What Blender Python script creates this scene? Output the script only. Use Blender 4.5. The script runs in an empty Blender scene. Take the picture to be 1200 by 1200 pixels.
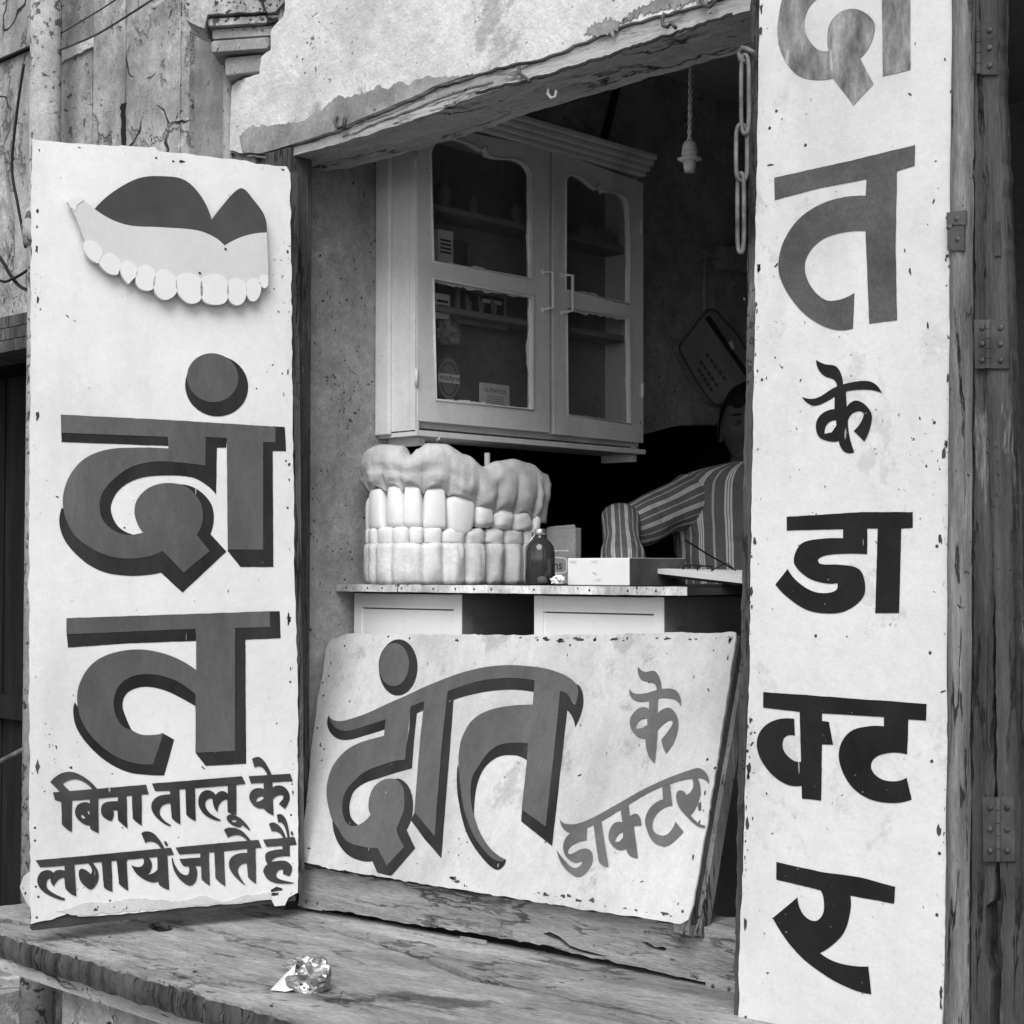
import bpy, math, random
from mathutils import Vector, Matrix, noise
from mathutils.geometry import tessellate_polygon

random.seed(7)
S = bpy.context.scene
COL = S.collection
R = math.radians

# ------------------------------------------------------------------ camera
FPX = 1900.0                       # focal length in photograph pixels (1200 wide)
YAW, PITCH = R(43.6), R(2.11)
CAM = Vector((2.834, -2.273, 1.5))
cd = bpy.data.cameras.new('camera')
cam = bpy.data.objects.new('camera', cd)
COL.objects.link(cam)
cam.location = CAM
cam.rotation_euler = (R(90) + PITCH, 0, YAW)
cd.sensor_width = 36
cd.lens = 36 * FPX / 1200
cd.clip_start = 0.05
cd.clip_end = 400
S.camera = cam

# ------------------------------------------------------------------ sky, sun, exposure
SUN_EL, SUN_AZ = R(47), R(34)      # azimuth measured from -Y (the street side) towards +X
sun_dir = Vector((math.sin(SUN_AZ) * math.cos(SUN_EL), -math.cos(SUN_AZ) * math.cos(SUN_EL), math.sin(SUN_EL)))
w = bpy.data.worlds.new('World')
S.world = w
w.use_nodes = True
wn = w.node_tree
wn.nodes.clear()
sky = wn.nodes.new('ShaderNodeTexSky')
sky.sky_type = 'NISHITA'
sky.sun_disc = False
sky.sun_elevation = SUN_EL
sky.sun_rotation = math.atan2(sun_dir.x, sun_dir.y)
bw = wn.nodes.new('ShaderNodeRGBToBW')
bg = wn.nodes.new('ShaderNodeBackground')
bg.inputs['Strength'].default_value = 0.12
wo = wn.nodes.new('ShaderNodeOutputWorld')
wn.links.new(sky.outputs[0], bw.inputs[0])
wn.links.new(bw.outputs[0], bg.inputs[0])
wn.links.new(bg.outputs[0], wo.inputs[0])
sd = bpy.data.lights.new('sun', 'SUN')
sd.energy = 1.6
sd.angle = R(40)
sd.color = (1, 1, 1)
sun = bpy.data.objects.new('sun', sd)
COL.objects.link(sun)
sun.rotation_euler = sun_dir.to_track_quat('Z', 'Y').to_euler()
S.view_settings.view_transform = 'Standard'
S.view_settings.look = 'None'
S.view_settings.gamma = 1
S.view_settings.use_curve_mapping = False
S.view_settings.exposure = 1.0

# ------------------------------------------------------------------ geometry of the view: pixel of the photograph -> point on a real plane
FW = Vector((-math.sin(YAW) * math.cos(PITCH), math.cos(YAW) * math.cos(PITCH), math.sin(PITCH)))
RT = Vector((math.cos(YAW), math.sin(YAW), 0))
UP = RT.cross(FW)


def ray(px, py):
    return FW + RT * ((px - 600) / FPX) + UP * ((600 - py) / FPX)


class Plane:
    """a real plane in the place: origin, unit axes A (across), B (up), N (towards the street)"""
    def __init__(s, O, A, B):
        s.O = Vector(O)
        s.A = Vector(A).normalized()
        B = Vector(B)
        s.B = (B - s.A * B.dot(s.A)).normalized()
        s.N = s.A.cross(s.B)
        if s.N.dot(CAM - s.O) < 0:
            s.N = -s.N

    def hit(s, px, py):
        r = ray(px, py)
        t = (s.O - CAM).dot(s.N) / r.dot(s.N)
        return CAM + r * t

    def uv(s, px, py):
        d = s.hit(px, py) - s.O
        return (d.dot(s.A), d.dot(s.B))

    def at(s, a, b, n=0):
        return s.O + s.A * a + s.B * b + s.N * n

    def off(s, n):
        q = Plane(s.O + s.N * n, s.A, s.B)
        return q


def YP(y):
    return Plane((0, y, 0), (1, 0, 0), (0, 0, 1))


def XP(x):
    return Plane((x, 0, 0), (0, 1, 0), (0, 0, 1))


# ------------------------------------------------------------------ materials (all neutral greys: the photograph is black and white)
MATS = {}


def mat(name, lo, hi, scale=6, stretch=(1, 1, 1), rough=.75, bump=.3, bscale=40, bdist=.004, spots=0, spotscale=60, spotcol=.05,
        stain=.0, stainscale=2.2, stainst=(1, 1, .35), cracks=0, crackscale=4, metal=0, patch=None, coat=0, scratch=0, detail=8, grain=.16, spec=.14, fiss=0, fscale=3.0, pits=0):
    if name in MATS:
        return MATS[name]
    m = bpy.data.materials.new(name)
    m.use_nodes = True
    nt = m.node_tree
    N, L = nt.nodes, nt.links
    bs = N['Principled BSDF']
    tc = N.new('ShaderNodeTexCoord').outputs['Object']

    def mapping(sc, loc=(0, 0, 0)):
        mp = N.new('ShaderNodeMapping')
        mp.inputs['Scale'].default_value = sc
        mp.inputs['Location'].default_value = loc
        L.new(tc, mp.inputs[0])
        return mp.outputs[0]

    def nz(vec, sc, det=8, rg=.6, dis=0):
        n = N.new('ShaderNodeTexNoise')
        n.inputs['Scale'].default_value = sc
        n.inputs['Detail'].default_value = det
        n.inputs['Roughness'].default_value = rg
        n.inputs['Distortion'].default_value = dis
        L.new(vec, n.inputs['Vector'])
        return n.outputs[0]

    def ramp(v, a, b, ca, cb):
        r = N.new('ShaderNodeMapRange')
        r.inputs[1].default_value = a
        r.inputs[2].default_value = b
        r.inputs[3].default_value = ca
        r.inputs[4].default_value = cb
        L.new(v, r.inputs[0])
        return r.outputs[0]

    def mth(op, a, b):
        n = N.new('ShaderNodeMath')
        n.operation = op
        for i, x in enumerate((a, b)):
            if isinstance(x, (int, float)):
                n.inputs[i].default_value = x
            else:
                L.new(x, n.inputs[i])
        return n.outputs[0]

    def lerp(f, a, b):      # a + f*(b-a)
        return mth('ADD', a, mth('MULTIPLY', f, mth('SUBTRACT', b, a)))

    mv = mapping(stretch)
    base = nz(mv, scale, detail)
    c = ramp(base, .33, .67, lo, hi)
    if patch:               # second tone in big ragged patches: (value, scale, threshold)
        pv, ps, pt = patch
        f = ramp(nz(mapping(tuple(max(.35, min(q, 1.6)) for q in stretch), (3, 1, 7)), ps, 12, .74, .3), pt, pt + .05, 0, 1)
        c = lerp(f, c, pv)
    if stain:
        f = ramp(nz(mapping(stainst, (1.3, 4.1, 2)), stainscale, 6, .65), .48, .75, 0, stain)
        c = mth('MULTIPLY', c, mth('SUBTRACT', 1, f))
    h = nz(mv, bscale, 10, .7)
    if spots:
        s1 = nz(mv, spotscale / max(1, stretch[0] * .7), 7, .62)
        msk = ramp(nz(mapping((1, 1, 1), (5, 8, 1)), 5, 4), .3, .7, -.05, .05)
        f = ramp(mth('ADD', s1, msk), 1 - spots, 1 - spots + .03, 0, 1)
        c = lerp(f, c, spotcol)
        h = mth('SUBTRACT', h, mth('MULTIPLY', f, .6))
    if grain:
        g1 = ramp(nz(mapping(tuple(max(.3, q) for q in stretch), (4, 4, 4)), 170, 5, .75), .3, .7, 1 - grain, 1 + grain)
        c = mth('MULTIPLY', c, g1)
        g2 = ramp(nz(mapping(tuple(max(.3, q) for q in stretch), (6, 2, 4)), 42, 8, .72), .3, .7, 1 - grain * .9, 1 + grain * .9)
        c = mth('MULTIPLY', c, g2)
    if fiss:                # thin wandering fissures (iso-lines of a stretched noise)
        n0 = nz(mv, fscale, 9, .62, .2)
        d0 = mth('ABSOLUTE', mth('SUBTRACT', n0, .5), 0)
        mk0 = ramp(nz(mapping((1, 1, 1), (8, 8, 2)), 5, 4), .42, .58, 0, 1)
        f = mth('MULTIPLY', ramp(d0, .002, .010, 1, 0), mk0)
        c = lerp(mth('MULTIPLY', f, fiss), c, .02)
        h = mth('SUBTRACT', h, mth('MULTIPLY', f, 1.0))
    if pits:
        s3 = nz(mapping((1, 1, 1), (2, 7, 3)), 95, 2, .5)
        mk1 = ramp(nz(mapping((1, 1, 1), (1, 5, 8)), 3.0, 6, .65), .42, .64, -.17, .05)
        f = ramp(mth('ADD', s3, mk1), 1 - pits, 1 - pits + .03, 0, 1)
        c = lerp(f, c, .05)
        h = mth('SUBTRACT', h, mth('MULTIPLY', f, .9))
    if scratch:
        s2 = nz(mapping((1, 1, .12), (2, 2, 2)), 90, 2, .5)
        f = ramp(s2, 1 - scratch, 1 - scratch + .02, 0, .6)
        c = lerp(f, c, .45)
    if cracks:
        wv = N.new('ShaderNodeMixRGB')
        wv.blend_type = 'ADD'
        wv.inputs[0].default_value = .12
        L.new(tc, wv.inputs[1])
        nn = N.new('ShaderNodeTexNoise')
        nn.inputs['Scale'].default_value = 9
        L.new(tc, nn.inputs['Vector'])
        L.new(nn.outputs[1], wv.inputs[2])
        vo = N.new('ShaderNodeTexVoronoi')
        vo.feature = 'DISTANCE_TO_EDGE'
        vo.inputs['Scale'].default_value = crackscale
        L.new(wv.outputs[0], vo.inputs['Vector'])
        e = ramp(vo.outputs[0], .004, .014, 1, 0)
        mk = ramp(nz(mapping((1, 1, 1), (11, 3, 4)), 2.6, 3), 1 - cracks, 1 - cracks + .05, 0, 1)
        f = mth('MULTIPLY', e, mk)
        c = lerp(f, c, .03)
        h = mth('SUBTRACT', h, mth('MULTIPLY', f, 1.2))
    L.new(c, bs.inputs['Base Color'])
    bs.inputs['Roughness'].default_value = rough
    bs.inputs['Metallic'].default_value = metal
    bs.inputs['Specular IOR Level'].default_value = spec
    if coat:
        bs.inputs['Coat Weight'].default_value = coat
    if bump:
        bp = N.new('ShaderNodeBump')
        bp.inputs['Strength'].default_value = bump
        bp.inputs['Distance'].default_value = bdist
        L.new(h, bp.inputs['Height'])
        L.new(bp.outputs[0], bs.inputs['Normal'])
    MATS[name] = m
    return m


SIGN_L = mat('sign_white_left', .60, .69, 3, rough=.55, bump=.3, bscale=60, bdist=.003, stain=.22, stainscale=3, spots=.24, spotscale=75, spotcol=.3, pits=.27, grain=.05)
SIGN_F = mat('sign_white_front', .45, .55, 4, rough=.6, bump=.3, bscale=45, bdist=.002, stain=.35, stainscale=3.2, spots=.29, spotscale=55, spotcol=.22, pits=.31, grain=.10, patch=(.37, 5, .555))
SIGN_R = mat('sign_white_right', .55, .65, 3, rough=.45, bump=.4, bscale=35, bdist=.003, stain=.22, stainscale=4, spots=.27, spotscale=70, spotcol=.25, patch=(.50, 5, .56), pits=.29, grain=.06)
PAINT_FACE = mat('letter_paint_mid', .072, .112, 6, stretch=(1, 1, .35), spots=.27, spotscale=90, spotcol=.25, rough=.5, bump=.12, bscale=50, bdist=.001, scratch=.22, grain=.12)
PAINT_SHADE = mat('letter_paint_dark', .012, .034, 7, stretch=(1, 1, .4), spots=.28, spotscale=90, spotcol=.2, rough=.5, bump=.12, bscale=50, bdist=.001, scratch=.24, grain=.12)
PAINT_SMALL = mat('letter_paint_small', .022, .06, 7, rough=.5, bump=.12, bscale=50, bdist=.001, scratch=.24, grain=.12)
PAINT_GREY = mat('letter_paint_grey', .085, .13, 9, rough=.55, bump=.12, bscale=50, bdist=.001, scratch=.26, grain=.12)
PAINT_BLACK = mat('letter_paint_black', .008, .018, 8, rough=.5, bump=.2, bscale=50, bdist=.001, scratch=.25, spots=.31, spotscale=110, spotcol=.30, grain=.12)
PAINT_WORN = mat('letter_paint_worn', .045, .095, 7, rough=.4, bump=.3, bscale=30, bdist=.002, scratch=.27, grain=.25, spec=.35)
PAINT_TORN = mat('letter_paint_torn', .008, .34, 11, stretch=(2.2, 2.2, .9), rough=.4, bump=.4, bscale=30, bdist=.002, scratch=.33, grain=.25, spec=.5)
PLASTER_W = mat('plaster_white', .50, .66, 5, rough=.9, bump=.7, bscale=18, bdist=.012, stain=.35, stainscale=3, stainst=(1, 1, 1.3), spots=.33, spotscale=48, spotcol=.15, cracks=.42, crackscale=2.2, patch=(.36, 3.2, .585), pits=.32, grain=.16)
PLASTER_G = mat('plaster_grey', .19, .44, 6, stretch=(1, 1, .8), rough=.92, bump=.8, bscale=16, bdist=.012, stain=.45, stainscale=5, stainst=(1.6, 1.6, .3), spots=.35, spotscale=40, spotcol=.08, cracks=.5, crackscale=3.5, patch=(.50, 3.5, .56), pits=.36, grain=.26, fiss=.5, fscale=1.6)
PLASTER_D = mat('plaster_stained', .15, .30, 6, stretch=(1, 1, .8), rough=.92, bump=.7, bscale=18, bdist=.01, stain=.4, spots=.34, spotscale=45, spotcol=.05, patch=(.30, 6, .60), pits=.36, grain=.24)
DAMP = mat('damp_band_plaster', .16, .30, 9, rough=.9, bump=.6, bscale=20, bdist=.008, spots=.33, spotscale=50, spotcol=.5, pits=.36, grain=.22)
WALL_IN = mat('interior_plaster', .24, .38, 7, rough=.95, bump=.7, bscale=22, bdist=.008, stain=.4, stainscale=4, stainst=(1, 1, .8), spots=.33, spotscale=45, spotcol=.03, patch=(.26, 4, .60), pits=.305, grain=.22)
WALL_MD = mat('dim_plaster', .34, .44, 5, rough=.95, bump=.5, bscale=20, bdist=.006)
VDARK = mat('blackened_wood', .006, .016, 9, stretch=(2.6, 2.6, .3), rough=.9, bump=.5, bscale=20, bdist=.004)
WALL_DK = mat('near_black_plaster', .010, .022, 5, rough=.95, bump=.5, bscale=20, bdist=.006)  # near-black: deep shade of the recesses put into the colour
WOOD_LT = mat('weathered_wood_light', .28, .46, 8, stretch=(.25, 1, 2.5), rough=.85, bump=.9, bscale=26, bdist=.006, spots=.32, spotscale=70, spotcol=.05, patch=(.20, 7, .60), fiss=1, fscale=4, grain=.22, pits=.33)
WOOD_V = mat('weathered_wood_upright', .025, .10, 9, stretch=(2.6, 2.6, .22), rough=.7, bump=1, bscale=16, bdist=.008, spots=.35, spotscale=60, spotcol=.03, patch=(.20, 8, .60), fiss=1, fscale=4, grain=.30, pits=.34)
WOOD_VL = mat('weathered_wood_upright_pale', .08, .24, 9, stretch=(2.6, 2.6, .25), rough=.7, bump=1, bscale=18, bdist=.008, spots=.36, spotscale=60, spotcol=.04, patch=(.14, 9, .585), fiss=1, fscale=4, grain=.28, pits=.34)
WOOD_DK = mat('dark_wood', .035, .075, 9, stretch=(.3, 1, 2.5), rough=.8, bump=.8, bscale=20, bdist=.005)
PLAT = mat('worn_platform_wood', .15, .42, 5, stretch=(.32, 1.1, 1), rough=.85, bump=1, bscale=18, bdist=.010, spots=.32, spotscale=45, spotcol=.06, patch=(.10, 4, .57), fiss=.35, fscale=3, grain=.30, pits=.34)
THRESH = mat('threshold_wood', .20, .34, 8, stretch=(.35, 1, 2.6), rough=.85, bump=1, bscale=22, bdist=.007, spots=.32, spotscale=55, spotcol=.05, patch=(.13, 6, .60), fiss=.6, fscale=4, grain=.28, pits=.34)
CAB = mat('cabinet_paint', .66, .76, 4, rough=.6, bump=.25, bscale=40, bdist=.002, stain=.3, stainscale=5, spots=.27, spotscale=50, spotcol=.12, pits=.29, grain=.07)
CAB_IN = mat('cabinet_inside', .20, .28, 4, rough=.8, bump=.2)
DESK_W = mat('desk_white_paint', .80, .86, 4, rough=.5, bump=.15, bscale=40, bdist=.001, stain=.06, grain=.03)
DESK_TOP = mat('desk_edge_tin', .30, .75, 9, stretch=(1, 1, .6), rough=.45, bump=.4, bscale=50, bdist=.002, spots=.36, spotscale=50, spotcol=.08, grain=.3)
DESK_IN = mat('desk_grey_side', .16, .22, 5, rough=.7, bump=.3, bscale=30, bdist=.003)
GUM = mat('model_gum_plaster', .40, .54, 8, rough=.6, bump=.45, bscale=26, bdist=.004, stain=.2, stainscale=8, stainst=(1, 1, 1), spots=.27, spotscale=60, spotcol=.2, cracks=.36, crackscale=7, grain=.12, pits=.27)
GUM_LOW = mat('model_lower_gum_plaster', .48, .62, 9, rough=.6, bump=.45, bscale=26, bdist=.004, stain=.3, stainscale=9, stainst=(1, 1, 1), spots=.30, spotscale=60, spotcol=.15, grain=.14, pits=.30)
TOOTH = mat('model_tooth_enamel', .66, .76, 8, rough=.4, bump=.3, bscale=18, bdist=.003, stain=.08, stainscale=9, grain=.03, spec=.35)
TOOTH_LOW = mat('model_lower_tooth', .58, .70, 8, rough=.5, bump=.3, bscale=18, bdist=.003, stain=.2, stainscale=9, grain=.06)
IRON = mat('rusty_iron', .06, .20, 20, rough=.55, bump=.6, bscale=60, bdist=.002, metal=.3)
IRON_DK = mat('dark_iron', .04, .10, 20, rough=.55, bump=.5, bscale=60, bdist=.002, metal=.3)
IRON_PAINT = mat('painted_hinge', .03, .085, 18, rough=.6, bump=.6, bscale=50, bdist=.002)
PIPE = mat('speckled_pipe', .24, .36, 5, rough=.7, bump=.5, bscale=40, bdist=.003, spots=.44, spotscale=42, spotcol=.07, grain=.25)
BLACK = mat('black_rubber', .01, .02, 5, rough=.6, bump=0)
CORD = mat('cotton_cord', .40, .55, 40, rough=.8, bump=.3)
BAKELITE = mat('pale_bakelite', .32, .46, 20, rough=.45, bump=.1)
PALATE = mat('cutout_palate_paint', .018, .04, 7, rough=.25, bump=0, detail=3, grain=.06, spec=.5)
CUT_GUM = mat('cutout_gum_paint', .50, .54, 8, rough=.6, bump=.2, bscale=30, bdist=.002, stain=.08, cracks=.35, crackscale=5, grain=.04)
CUT_TOOTH = mat('cutout_tooth_paint', .61, .65, 6, rough=.5, bump=.1, grain=.02)
CARD_W = mat('white_card', .70, .76, 5, rough=.7, bump=.15, grain=.04)
CARD_G = mat('grey_card', .20, .30, 6, rough=.8, bump=.3)
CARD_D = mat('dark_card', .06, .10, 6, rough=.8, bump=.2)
INK = mat('print_ink', .02, .03, 6, rough=.7, bump=0, grain=0)
INK_F = mat('faint_print_ink', .42, .48, 6, rough=.7, bump=0)
INK_W = mat('white_print', .55, .6, 6, rough=.7, bump=0)
SKIN = mat('skin', .055, .085, 10, rough=.55, bump=.15, bscale=60, bdist=.001, grain=.05)
HAIR = mat('black_hair', .006, .012, 40, stretch=(3, 3, .4), rough=.5, bump=.6, bscale=60, bdist=.003)
CLOTH_D = mat('dark_trousers', .04, .06, 10, rough=.9, bump=.3)
EYE = mat('eye_white', .07, .09, 5, rough=.2, bump=0)
FOIL = mat('crumpled_foil_paper', .18, .62, 14, rough=.28, bump=.6, bscale=24, bdist=.006, metal=.9, spots=.38, spotscale=30, spotcol=.05, spec=.5)
GROUND = mat('street_dirt', .12, .2, 3, rough=.95, bump=.5, bscale=10, bdist=.02)
METAL = mat('cap_metal', .5, .6, 10, rough=.3, bump=.1, metal=.9, spec=.5)


def glassmat(name, col, rough, alpha, spec=.5):
    m = bpy.data.materials.new(name)
    m.use_nodes = True
    nt = m.node_tree
    N, L = nt.nodes, nt.links
    b = N['Principled BSDF']
    tc = N.new('ShaderNodeTexCoord')
    n = N.new('ShaderNodeTexNoise')
    n.inputs['Scale'].default_value = 9
    n.inputs['Detail'].default_value = 8
    L.new(tc.outputs['Object'], n.inputs[0])
    mr = N.new('ShaderNodeMapRange')
    mr.inputs[1].default_value = .35
    mr.inputs[2].default_value = .75
    mr.inputs[3].default_value = col * .7
    mr.inputs[4].default_value = col * 1.6
    L.new(n.outputs[0], mr.inputs[0])
    L.new(mr.outputs[0], b.inputs['Base Color'])
    b.inputs['Roughness'].default_value = rough
    b.inputs['Alpha'].default_value = alpha
    return m


GLASS = glassmat('dusty_window_glass', .09, .16, .16)
BOTTLE = glassmat('brown_bottle_glass', .03, .12, .96)


def stripes(name, freq, base, lines):
    """woven shirt stripes that follow the UV of the cloth"""
    m = bpy.data.materials.new(name)
    m.use_nodes = True
    nt = m.node_tree
    N, L = nt.nodes, nt.links
    b = N['Principled BSDF']
    uv = N.new('ShaderNodeTexCoord').outputs['UV']
    sp = N.new('ShaderNodeSeparateXYZ')
    L.new(uv, sp.inputs[0])
    mu = N.new('ShaderNodeMath')
    mu.operation = 'MULTIPLY'
    mu.inputs[1].default_value = freq
    L.new(sp.outputs[0], mu.inputs[0])
    fr = N.new('ShaderNodeMath')
    fr.operation = 'FRACT'
    L.new(mu.outputs[0], fr.inputs[0])
    cr = N.new('ShaderNodeValToRGB')
    cr.color_ramp.interpolation = 'CONSTANT'
    els = cr.color_ramp.elements
    els[0].position = 0
    els[0].color = (base, base, base, 1)
    els[1].position = lines[0][0]
    els[1].color = (lines[0][1],) * 3 + (1,)
    for p, v in lines[1:]:
        e = els.new(p)
        e.color = (v, v, v, 1)
    L.new(fr.outputs[0], cr.inputs[0])
    L.new(cr.outputs[0], b.inputs['Base Color'])
    b.inputs['Roughness'].default_value = .85
    n = N.new('ShaderNodeTexNoise')
    n.inputs['Scale'].default_value = 16
    n.inputs['Detail'].default_value = 3
    tco = N.new('ShaderNodeTexCoord').outputs['Object']
    L.new(tco, n.inputs[0])
    bp = N.new('ShaderNodeBump')
    bp.inputs['Strength'].default_value = .8
    bp.inputs['Distance'].default_value = .03
    L.new(n.outputs[0], bp.inputs['Height'])
    L.new(bp.outputs[0], b.inputs['Normal'])
    return m


LN = [(.28, .82), (.34, .16), (.37, .82), (.43, .16), (.46, .82), (.52, .16), (.86, .55), (.94, .16)]
SHIRT = stripes('striped_shirt_cloth', 15, .16, LN)
SLEEVE = stripes('striped_sleeve_cloth', 9, .16, LN)

# ------------------------------------------------------------------ object helpers


def thing(name, label, cat, loc=(0, 0, 0), group=None, kind=None):
    o = bpy.data.objects.new(name, None)
    COL.objects.link(o)
    o.location = loc
    o.empty_display_size = .1
    tag(o, label, cat, group, kind)
    return o


def tag(o, label=None, cat=None, group=None, kind=None):
    if label:
        o['label'] = label
    if cat:
        o['category'] = cat
    if group:
        o['group'] = group
    if kind:
        o['kind'] = kind
    return o


def origin_of(o):
    v = Vector((0, 0, 0))
    while o is not None:
        v = v + Vector(o.location)
        o = o.parent
    return v


def mk(name, verts, faces, material, parent=None, smooth=False, uvs=None, origin=None, label=None):
    """one mesh object; vertices in world coordinates"""
    o0 = origin_of(parent) if parent else Vector(origin or (0, 0, 0))
    me = bpy.data.meshes.new(name)
    me.from_pydata([tuple(Vector(v) - o0) for v in verts], [], faces)
    if uvs:
        ul = me.uv_layers.new(name='UVMap')
        for p in me.polygons:
            for li in p.loop_indices:
                ul.data[li].uv = uvs[me.loops[li].vertex_index]
    me.materials.append(material)
    me.update()
    import bmesh
    bm = bmesh.new()
    bm.from_mesh(me)
    bmesh.ops.recalc_face_normals(bm, faces=bm.faces)
    bm.to_mesh(me)
    bm.free()
    if smooth:
        me.polygons.foreach_set('use_smooth', [True] * len(me.polygons))
    o = bpy.data.objects.new(name, me)
    COL.objects.link(o)
    if parent:
        o.parent = parent
    else:
        o.location = o0
    if label:
        o['label'] = label
    return o


class MB:
    """collects vertices and faces of one mesh"""
    def __init__(s):
        s.v, s.f = [], []

    def add(s, v, f):
        k = len(s.v)
        s.v += [tuple(x) for x in v]
        s.f += [tuple(i + k for i in q) for q in f]
        return s

    def box(s, p0, p1):
        x0, y0, z0 = p0
        x1, y1, z1 = p1
        v = [(x0, y0, z0), (x1, y0, z0), (x1, y1, z0), (x0, y1, z0), (x0, y0, z1), (x1, y0, z1), (x1, y1, z1), (x0, y1, z1)]
        return s.add(v, [(0, 3, 2, 1), (4, 5, 6, 7), (0, 1, 5, 4), (1, 2, 6, 5), (2, 3, 7, 6), (3, 0, 4, 7)])

    def prism(s, pl, poly, n0, n1, holes=()):
        """outline (a,b) on plane pl, from height n0 to n1 along its normal"""
        loops = [list(poly)] + [list(h) for h in holes]
        flat = [p for l in loops for p in l]
        tris = tessellate_polygon([[Vector((a, b, 0)) for a, b in l] for l in loops])
        n = len(flat)
        v = [pl.at(a, b, n1) for a, b in flat] + [pl.at(a, b, n0) for a, b in flat]
        f = [tuple(t) for t in tris] + [tuple(i + n for i in reversed(t)) for t in tris]
        k = 0
        for l in loops:
            m = len(l)
            for i in range(m):
                j = (i + 1) % m
                f.append((k + i, k + j, k + j + n, k + i + n))
            k += m
        return s.add(v, f)

    def sheet(s, pl, poly, n, holes=()):
        loops = [list(poly)] + [list(h) for h in holes]
        flat = [p for l in loops for p in l]
        tris = tessellate_polygon([[Vector((a, b, 0)) for a, b in l] for l in loops])
        return s.add([pl.at(a, b, n) for a, b in flat], [tuple(t) for t in tris])

    def tube(s, pts, r, seg=10, closed=False):
        pts = [Vector(p) for p in pts]
        n = len(pts)
        rr = r if isinstance(r, (list, tuple)) else [r] * n
        rings = []
        prev = None
        for i, p in enumerate(pts):
            if closed:
                t = (pts[(i + 1) % n] - pts[i - 1]).normalized()
            else:
                t = (pts[min(i + 1, n - 1)] - pts[max(i - 1, 0)]).normalized()
            if prev is None:
                a = t.orthogonal().normalized()
            else:
                a = (prev - t * prev.dot(t))
                a = a.normalized() if a.length > 1e-6 else t.orthogonal().normalized()
            prev = a
            b = t.cross(a)
            rings.append([p + (a * math.cos(2 * math.pi * k / seg) + b * math.sin(2 * math.pi * k / seg)) * rr[i] for k in range(seg)])
        v = [q for rg in rings for q in rg]
        f = []
        m = n if closed else n - 1
        for i in range(m):
            for k in range(seg):
                a0, a1 = i * seg + k, i * seg + (k + 1) % seg
                j = (i + 1) % n
                f.append((a0, a1, j * seg + (k + 1) % seg, j * seg + k))
        if not closed:
            f.append(tuple(range(seg))[::-1])
            f.append(tuple((n - 1) * seg + k for k in range(seg)))
        return s.add(v, f)

    def lathe(s, c, prof, seg=24, axis=Vector((0, 0, 1))):
        c = Vector(c)
        a = axis.orthogonal().normalized()
        b = axis.cross(a)
        v, f = [], []
        for r, h in prof:
            for k in range(seg):
                t = 2 * math.pi * k / seg
                v.append(c + axis * h + (a * math.cos(t) + b * math.sin(t)) * r)
        n = len(prof)
        for i in range(n - 1):
            for k in range(seg):
                k2 = (k + 1) % seg
                f.append((i * seg + k, i * seg + k2, (i + 1) * seg + k2, (i + 1) * seg + k))
        f.append(tuple(range(seg))[::-1])
        f.append(tuple((n - 1) * seg + k for k in range(seg)))
        return s.add(v, f)

    def obj(s, name, material, parent=None, smooth=False, origin=None, label=None):
        return mk(name, s.v, s.f, material, parent, smooth, origin=origin, label=label)


def bevel(o, wd=.003, seg=2):
    m = o.modifiers.new('bevel', 'BEVEL')
    m.width = wd
    m.segments = seg
    m.limit_method = 'ANGLE'
    m.angle_limit = R(35)
    return o


def autosmooth(o, ang=40):
    me = o.data
    me.polygons.foreach_set('use_smooth', [True] * len(me.polygons))
    try:
        me.set_sharp_from_angle(angle=R(ang))
    except Exception:
        pass
    return o


def rough_line(pts, step, amp, closed=True, seed=0):
    """an outline with the small irregularities of old edges"""
    out = []
    n = len(pts)
    for i in range(n if closed else n - 1):
        a, b = Vector((*pts[i], 0)), Vector((*pts[(i + 1) % n], 0))
        d = b - a
        k = max(1, int(d.length / step))
        nrm = Vector((-d.y, d.x, 0)).normalized() if d.length > 1e-9 else Vector((0, 0, 0))
        for j in range(k):
            p = a + d * (j / k)
            if j:
                q = noise.noise(Vector((p.x * 37 + seed, p.y * 37, seed * 1.7))) + .6 * noise.noise(Vector((p.x * 110, p.y * 110 + seed, 3)))
                p = p + nrm * (q * amp)
            out.append((p.x, p.y))
    if not closed:
        out.append(tuple(pts[-1]))
    return out


# crops of the photograph in which outlines were measured: (x0, y0, pixels per photograph pixel)
CR = {'P': (0, 0, 1), 'A': (20, 380, 3.3333), 'B': (20, 700, 3.0778), 'C': (50, 830, 8), 'D': (200, 830, 8), 'E': (160, 890, 10),
      'F': (35, 960, 7.5), 'G': (190, 940, 7.5), 'H': (370, 740, 7.5), 'I': (370, 870, 7.5), 'J': (520, 760, 6.6667), 'K': (520, 880, 6.6667),
      'L': (640, 770, 4.444), 'M': (850, 0, 3), 'N': (850, 400, 3), 'O': (850, 780, 2.857), 'Q': (0, 0, 3), 'V': (430, 120, 2.857),
      'W': (490, 320, 6.6667), 'X': (700, 30, 2.6667), 'Y': (620, 420, 4), 'Z': (400, 480, 4), 'T': (790, 270, 5.714), 'U': (600, 600, 4)}


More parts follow.
